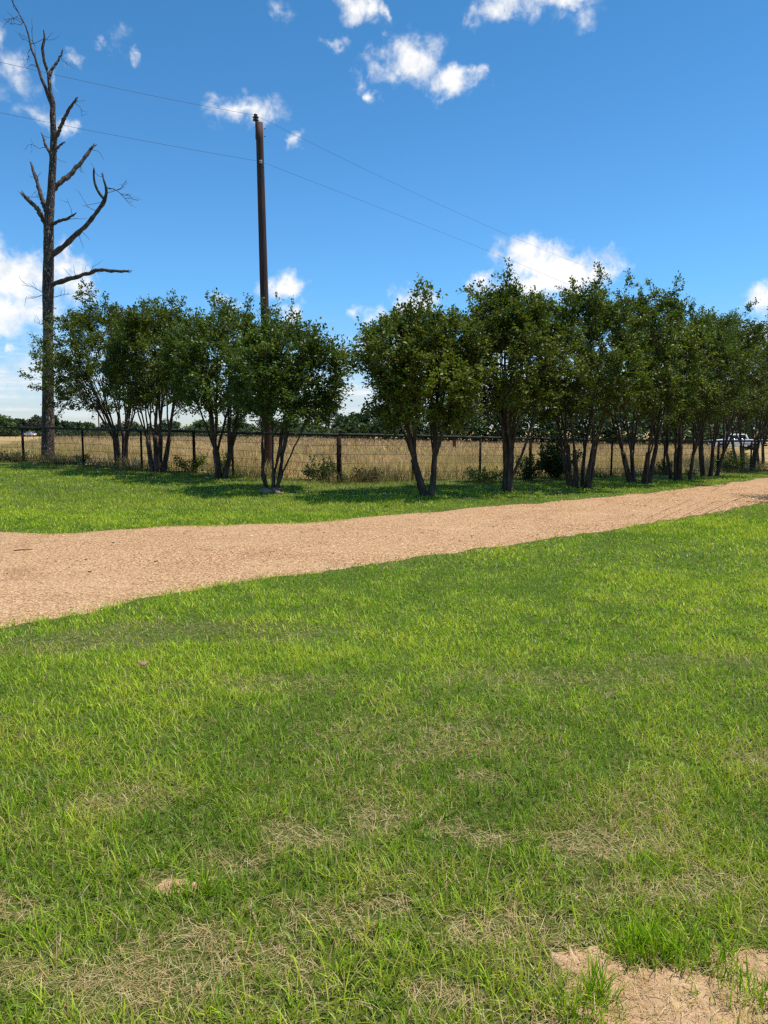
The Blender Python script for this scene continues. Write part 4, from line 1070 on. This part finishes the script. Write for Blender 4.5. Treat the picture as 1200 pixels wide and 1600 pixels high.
# small pale shed
x = (149 - 600) / F * 285; b = Vector((x, 285, tzf(x, 285))); sh = tag(empty('pale_shed', b), 'small pale pinkish shed far behind the gate posts', 'shed')
mb = MB(); mb.box((0, 0, 1.1), (3.6, 2.6, 2.2)); mb.build('wall', M['pink'], sh)
mb = MB(); mb.prism([(-2.0, 2.2), (2.0, 2.2), (0, 3.2)], -1.5, 1.5); mb.build('roof', M['roofing'], sh)
mb = MB(); mb.box((.4, -1.32, .95), (.9, .05, 1.9)); mb.build('door', M['pipe'], sh)
mb = MB(); mb.box((-1.0, -1.32, 1.3), (.7, .05, .6)); mb.build('window', M['carglass'], sh)
x = (168 - 600) / F * 262; b = Vector((x, 262, tzf(x, 262))); yb = tag(empty('yellow_box', b), 'small bright yellow box with a dark opening in the far field', 'box')
mb = MB(); mb.box((0, 0, 1.05), (1.7, 1.1, 1.3)); mb.build('shell', M['yellow'], yb)
mb = MB(); mb.box((.25, -.56, 1.2), (.6, .04, .5)); mb.build('opening', M['carglass'], yb)
mb = MB(); mb.box((0, 0, 1.75), (1.85, 1.25, .1)); mb.build('lid', M['yellow'], yb)
for s in (-1, 1):
    mb = MB(); mb.box((s * .7, 0, .2), (.12, 1.0, .4)); mb.build('skid', M['pipe'], yb)

# ------------------------------------------------------------------ vehicles
def vehicle(name, px, d, label, rot, profile, glass, wheels, wid, cat):
    x = (px - 600) / F * d; b = Vector((x, d, tzf(x, d))); root = tag(empty(name, b, rot), label, cat)
    w2 = wid / 2
    mb = MB(); lower = profile['body']; mb.prism(lower, -w2, w2); body = mb.build('body', M['whitepaint'], root)
    bv = body.modifiers.new('bevel', 'BEVEL'); bv.width = .05; bv.segments = 2
    mb = MB(); cab = profile['cab']; n = len(cab)
    a = np.array([(p[0], -w2 + .06, p[1]) for p in cab]); c = np.array([(p[0], w2 - .06, p[1]) for p in cab])
    zm = max(p[1] for p in cab); z0 = min(p[1] for p in cab)
    for q, s in ((a, 1), (c, -1)): q[:, 1] += s * .16 * (q[:, 2] - z0) / (zm - z0)
    V = np.concatenate([a, c, [a.mean(0), c.mean(0)]]); j = np.arange(n); j2 = (j + 1) % n
    mb.add(V, np.concatenate([np.stack([j, j2, n + j2], 1), np.stack([j, n + j2, n + j], 1), np.stack([np.full(n, 2 * n), j2, j], 1), np.stack([np.full(n, 2 * n + 1), n + j, n + j2], 1)]))
    cb_ = mb.build('cab', M['whitepaint'], root); bv = cb_.modifiers.new('bevel', 'BEVEL'); bv.width = .04; bv.segments = 2
    for g in glass:
        for s in (-1, 1):
            mb = MB(); V = []
            for off in (.004, -.03):
                for (gx_, gz) in g: V.append((gx_, s * (w2 - .06 - .16 * (gz - z0) / (zm - z0) + off), gz))
            n_ = len(g); j = np.arange(n_); j2 = (j + 1) % n_
            T = [np.stack([j, j2, n_ + j2], 1), np.stack([j, n_ + j2, n_ + j], 1)]
            T += [np.array([(0, k, k + 1) for k in range(1, n_ - 1)])]
            mb.add(V, np.concatenate(T)); mb.build('side_window', M['carglass'], root)
    fr = profile['screen']
    for (p0, p1) in fr:
        mb = MB(); nx_, nz = p1[1] - p0[1], -(p1[0] - p0[0]); ln = math.hypot(nx_, nz); nx_, nz = nx_ / ln, nz / ln
        if nz < 0: nx_, nz = -nx_, -nz
        V = []
        for t, ww in ((.1, .14), (.9, .24)):
            xx, zz = p0[0] + (p1[0] - p0[0]) * t, p0[1] + (p1[1] - p0[1]) * t
            for s in (-1, 1): V.append((xx + nx_ * .006, s * (w2 - ww), zz + nz * .006))
        mb.add(V, [(0, 1, 3), (0, 3, 2)]); mb.build('windscreen', M['carglass'], root)
    for wx in wheels['x']:
        for s in (-1, 1):
            w_ = empty('wheel', (0, 0, 0)); COL.objects.unlink(w_); bpy.data.objects.remove(w_)
            mb = MB(); R_ = wheels['r']; prof = [(-.11, R_ * .62), (-.11, R_ * .95), (-.07, R_), (.07, R_), (.11, R_ * .95), (.11, R_ * .62)]
            mb.lathe(prof, 20); V = mb.v[0]; V[:] = np.stack([V[:, 0] + wx, V[:, 2] + s * (w2 - .07), V[:, 1] + R_], 1)
            ty = mb.build('wheel', M['rubber'], root, True)
            mb = MB(); mb.lathe([(-.09, 0), (-.09, R_ * .62), (.09, R_ * .62), (.09, R_ * .3), (.11, R_ * .25), (.11, 0)], 16); V = mb.v[0]; V[:] = np.stack([V[:, 0] + wx, V[:, 2] + s * (w2 - .07), V[:, 1] + R_], 1)
            mb.build('rim', M['chrome'], ty, True)
    x0 = min(p[0] for p in lower); x1 = max(p[0] for p in lower); hz = profile['lamp']
    for s in (-1, 1):
        mb = MB(); mb.box((x0 + .03, s * (w2 - .22), hz), (.1, .36, .2)); mb.build('headlight', M['lamp'], root)
        mb = MB(); mb.box((x1 - .03, s * (w2 - .14), hz), (.1, .2, .3)); mb.build('rear_lamp', M['redlamp'], root)
        mb = MB(); mb.box((profile['mirror'][0], s * (w2 + .1), profile['mirror'][1]), (.14, .2, .2)); mb.build('mirror', M['whitepaint'], root)
        for dx in profile['handle']:
            mb = MB(); mb.box((dx, s * (w2 + .01), profile['mirror'][1] - .12), (.2, .03, .04)); mb.build('door_handle', M['chrome'], root)
    mb = MB(); mb.box((x0 - .03, 0, .55), (.14, wid - .1, .26)); mb.build('bumper', M['chrome'], root)
    mb = MB(); mb.box((x1 + .03, 0, .58), (.14, wid - .1, .22)); mb.build('bumper', M['chrome'], root)
    mb = MB(); mb.box((x0 - .005, 0, hz), (.06, wid - .95, .34)); mb.build('grille', M['rubber'], root)
truck = dict(body=[(-2.75, .45), (-2.35, .45), (-2.25, .78), (-1.95, .92), (-1.6, .92), (-1.3, .78), (-1.2, .45), (1.1, .45), (1.2, .78), (1.5, .92), (1.85, .92), (2.15, .78), (2.25, .45), (2.85, .5), (2.9, 1.28), (-1.25, 1.28), (-2.55, 1.2), (-2.78, 1.05)],
             cab=[(-1.3, 1.26), (-.45, 1.86), (.0, 1.93), (1.0, 1.92), (1.3, 1.26)], screen=[((-1.3, 1.26), (-.45, 1.86)), ((1.3, 1.26), (1.0, 1.92))], lamp=.95, mirror=(-.85, 1.36), handle=(-.1, .75))
tg_ = [[(-1.0, 1.33), (-.36, 1.78), (.02, 1.83), (.04, 1.33)], [(.12, 1.33), (.12, 1.83), (.85, 1.82), (1.05, 1.33)]]
vehicle('pickup_truck', 1146, 88, 'white pickup truck beyond the field seen between the tree stems', math.radians(-8), truck, tg_, dict(x=(-1.78, 1.68), r=.4), 1.95, 'truck')
suv = dict(body=[(-2.2, .4), (-1.85, .4), (-1.75, .66), (-1.5, .76), (-1.25, .76), (-1.0, .66), (-.9, .4), (.95, .4), (1.05, .66), (1.3, .76), (1.55, .76), (1.8, .66), (1.9, .4), (2.25, .45), (2.3, .98), (-1.05, 1.0), (-2.05, .9), (-2.25, .75)],
           cab=[(-1.1, .98), (-.35, 1.46), (.1, 1.55), (1.5, 1.54), (2.15, .98)], screen=[((-1.1, .98), (-.35, 1.46)), ((2.15, .98), (1.5, 1.54))], lamp=.72, mirror=(-.7, 1.06), handle=(-.1, .8))
sg = [[(-.82, 1.03), (-.28, 1.38), (.1, 1.46), (.12, 1.03)], [(.2, 1.03), (.2, 1.46), (.95, 1.46), (.98, 1.03)], [(1.06, 1.03), (1.04, 1.46), (1.45, 1.45), (1.85, 1.03)]]
vehicle('car', 49, 238, 'tiny white car far across the field left of the dead trunk', math.radians(-25), suv, sg, dict(x=(-1.38, 1.42), r=.33), 1.8, 'car')

# ------------------------------------------------------------------ small things
def rock(name, px, py, s, m_, label, seed, cat='stone', flat=.55, group=None):
    rr = np.random.default_rng(seed); b = G(px, py); nu, nv = 12, 8
    V = []
    for a in range(nv + 1):
        for c in range(nu):
            th, ph = a / nv * math.pi, c / nu * 6.2832; V.append((math.sin(th) * math.cos(ph), math.sin(th) * math.sin(ph), math.cos(th)))
    V = np.array(V); f = 1 + .28 * np.sin(V @ rr.normal(0, 2, 3) + 1) + .16 * np.sin(V @ rr.normal(0, 4, 3))
    V = V * f[:, None] * np.array((s, s * .7, s * flat)); V[:, 2] += s * flat * .25
    T = []
    for a in range(nv):
        for c in range(nu):
            A = a * nu + c; B = a * nu + (c + 1) % nu; T += [(A, A + nu, B + nu), (A, B + nu, B)]
    o = link(name, mesh_np(name, V, T), m_); o.location = b; tag(o, label, cat, group)
rock('stone', 414, 770, .14, M['stone'], 'pale rough stone left at the foot of the slender crape myrtle', 1)
rock('stone', 427, 769, .16, M['redstone'], 'brown stone in the middle at the foot of the slender crape myrtle', 2)
rock('stone', 437, 772, .12, M['stone'], 'small pale stone right at the foot of the slender crape myrtle', 3)
def scrap(name, px, py, w, h, m_, label, cat, seed, lift=.02, curl=.3):
    """a thin curled piece with real thickness"""
    rr = np.random.default_rng(seed); b = G(px, py); n = 7; V = []
    out = [(math.cos(t) * (1 + .25 * rr.normal()), math.sin(t) * (1 + .2 * rr.normal())) for t in np.linspace(0, 6.28, n, endpoint=False)]
    for dz in (0, .006):
        V.append((0, 0, lift + dz)); V += [(w * a, h * c_, lift + dz + curl * w * (a * a + .4 * c_)) for a, c_ in out]
    T = []
    for k in range(n):
        k2 = (k + 1) % n; T += [(0, 1 + k2, 1 + k), (n + 1, n + 2 + k, n + 2 + k2), (1 + k, 1 + k2, n + 2 + k2), (1 + k, n + 2 + k2, n + 2 + k)]
    o = link(name, mesh_np(name, V, T), m_); o.location = b + Vector((0, 0, .004)); tag(o, label, cat); return o
scrap('paper_scrap', 210, 729, .17, .10, M['paper'], 'crumpled white paper scrap in the grass between the first two trees', 'litter', 4, .05, .8)
scrap('dead_leaf', 225, 1052, .030, .024, M['deadleaf'], 'pale pinkish dead leaf in the lawn left of centre', 'leaf', 5, .055, .5)
scrap('bark_chip', 871, 774, .10, .06, M['darkbit'], 'dark bark chip on the verge in front of the tight clump of stems', 'bark', 6, .06)
rz = .045
for k, (px, py, s_, lab) in enumerate([(177, 854, .025, 'dark chip on the gravel near the far edge at left'), (244, 884, .026, 'dark chip in the middle of the gravel road'), (141, 901, .026, 'dark chip on the gravel near the near edge at left'), (1054, 774, .06, 'reddish brown dead leaf on the gravel far to the right')]):
    o = scrap('bark_chip' if k < 3 else 'dead_leaf', px, py, s_, s_ * .6, M['darkbit'] if k < 3 else M['deadleaf'], lab, 'bark' if k < 3 else 'leaf', 20 + k, rz, .12)
q = G(33, 867); mb = MB(); mb.tube([(-.09, .0, .05), (-.02, .03, .058), (.05, .04, .056), (.12, .07, .06)], [.006, .007, .006, .003], 6)
o = mb.build('stick', M['darkbit']); o.location = q; tag(o, 'thin dark stick lying on the gravel at the left edge', 'stick')
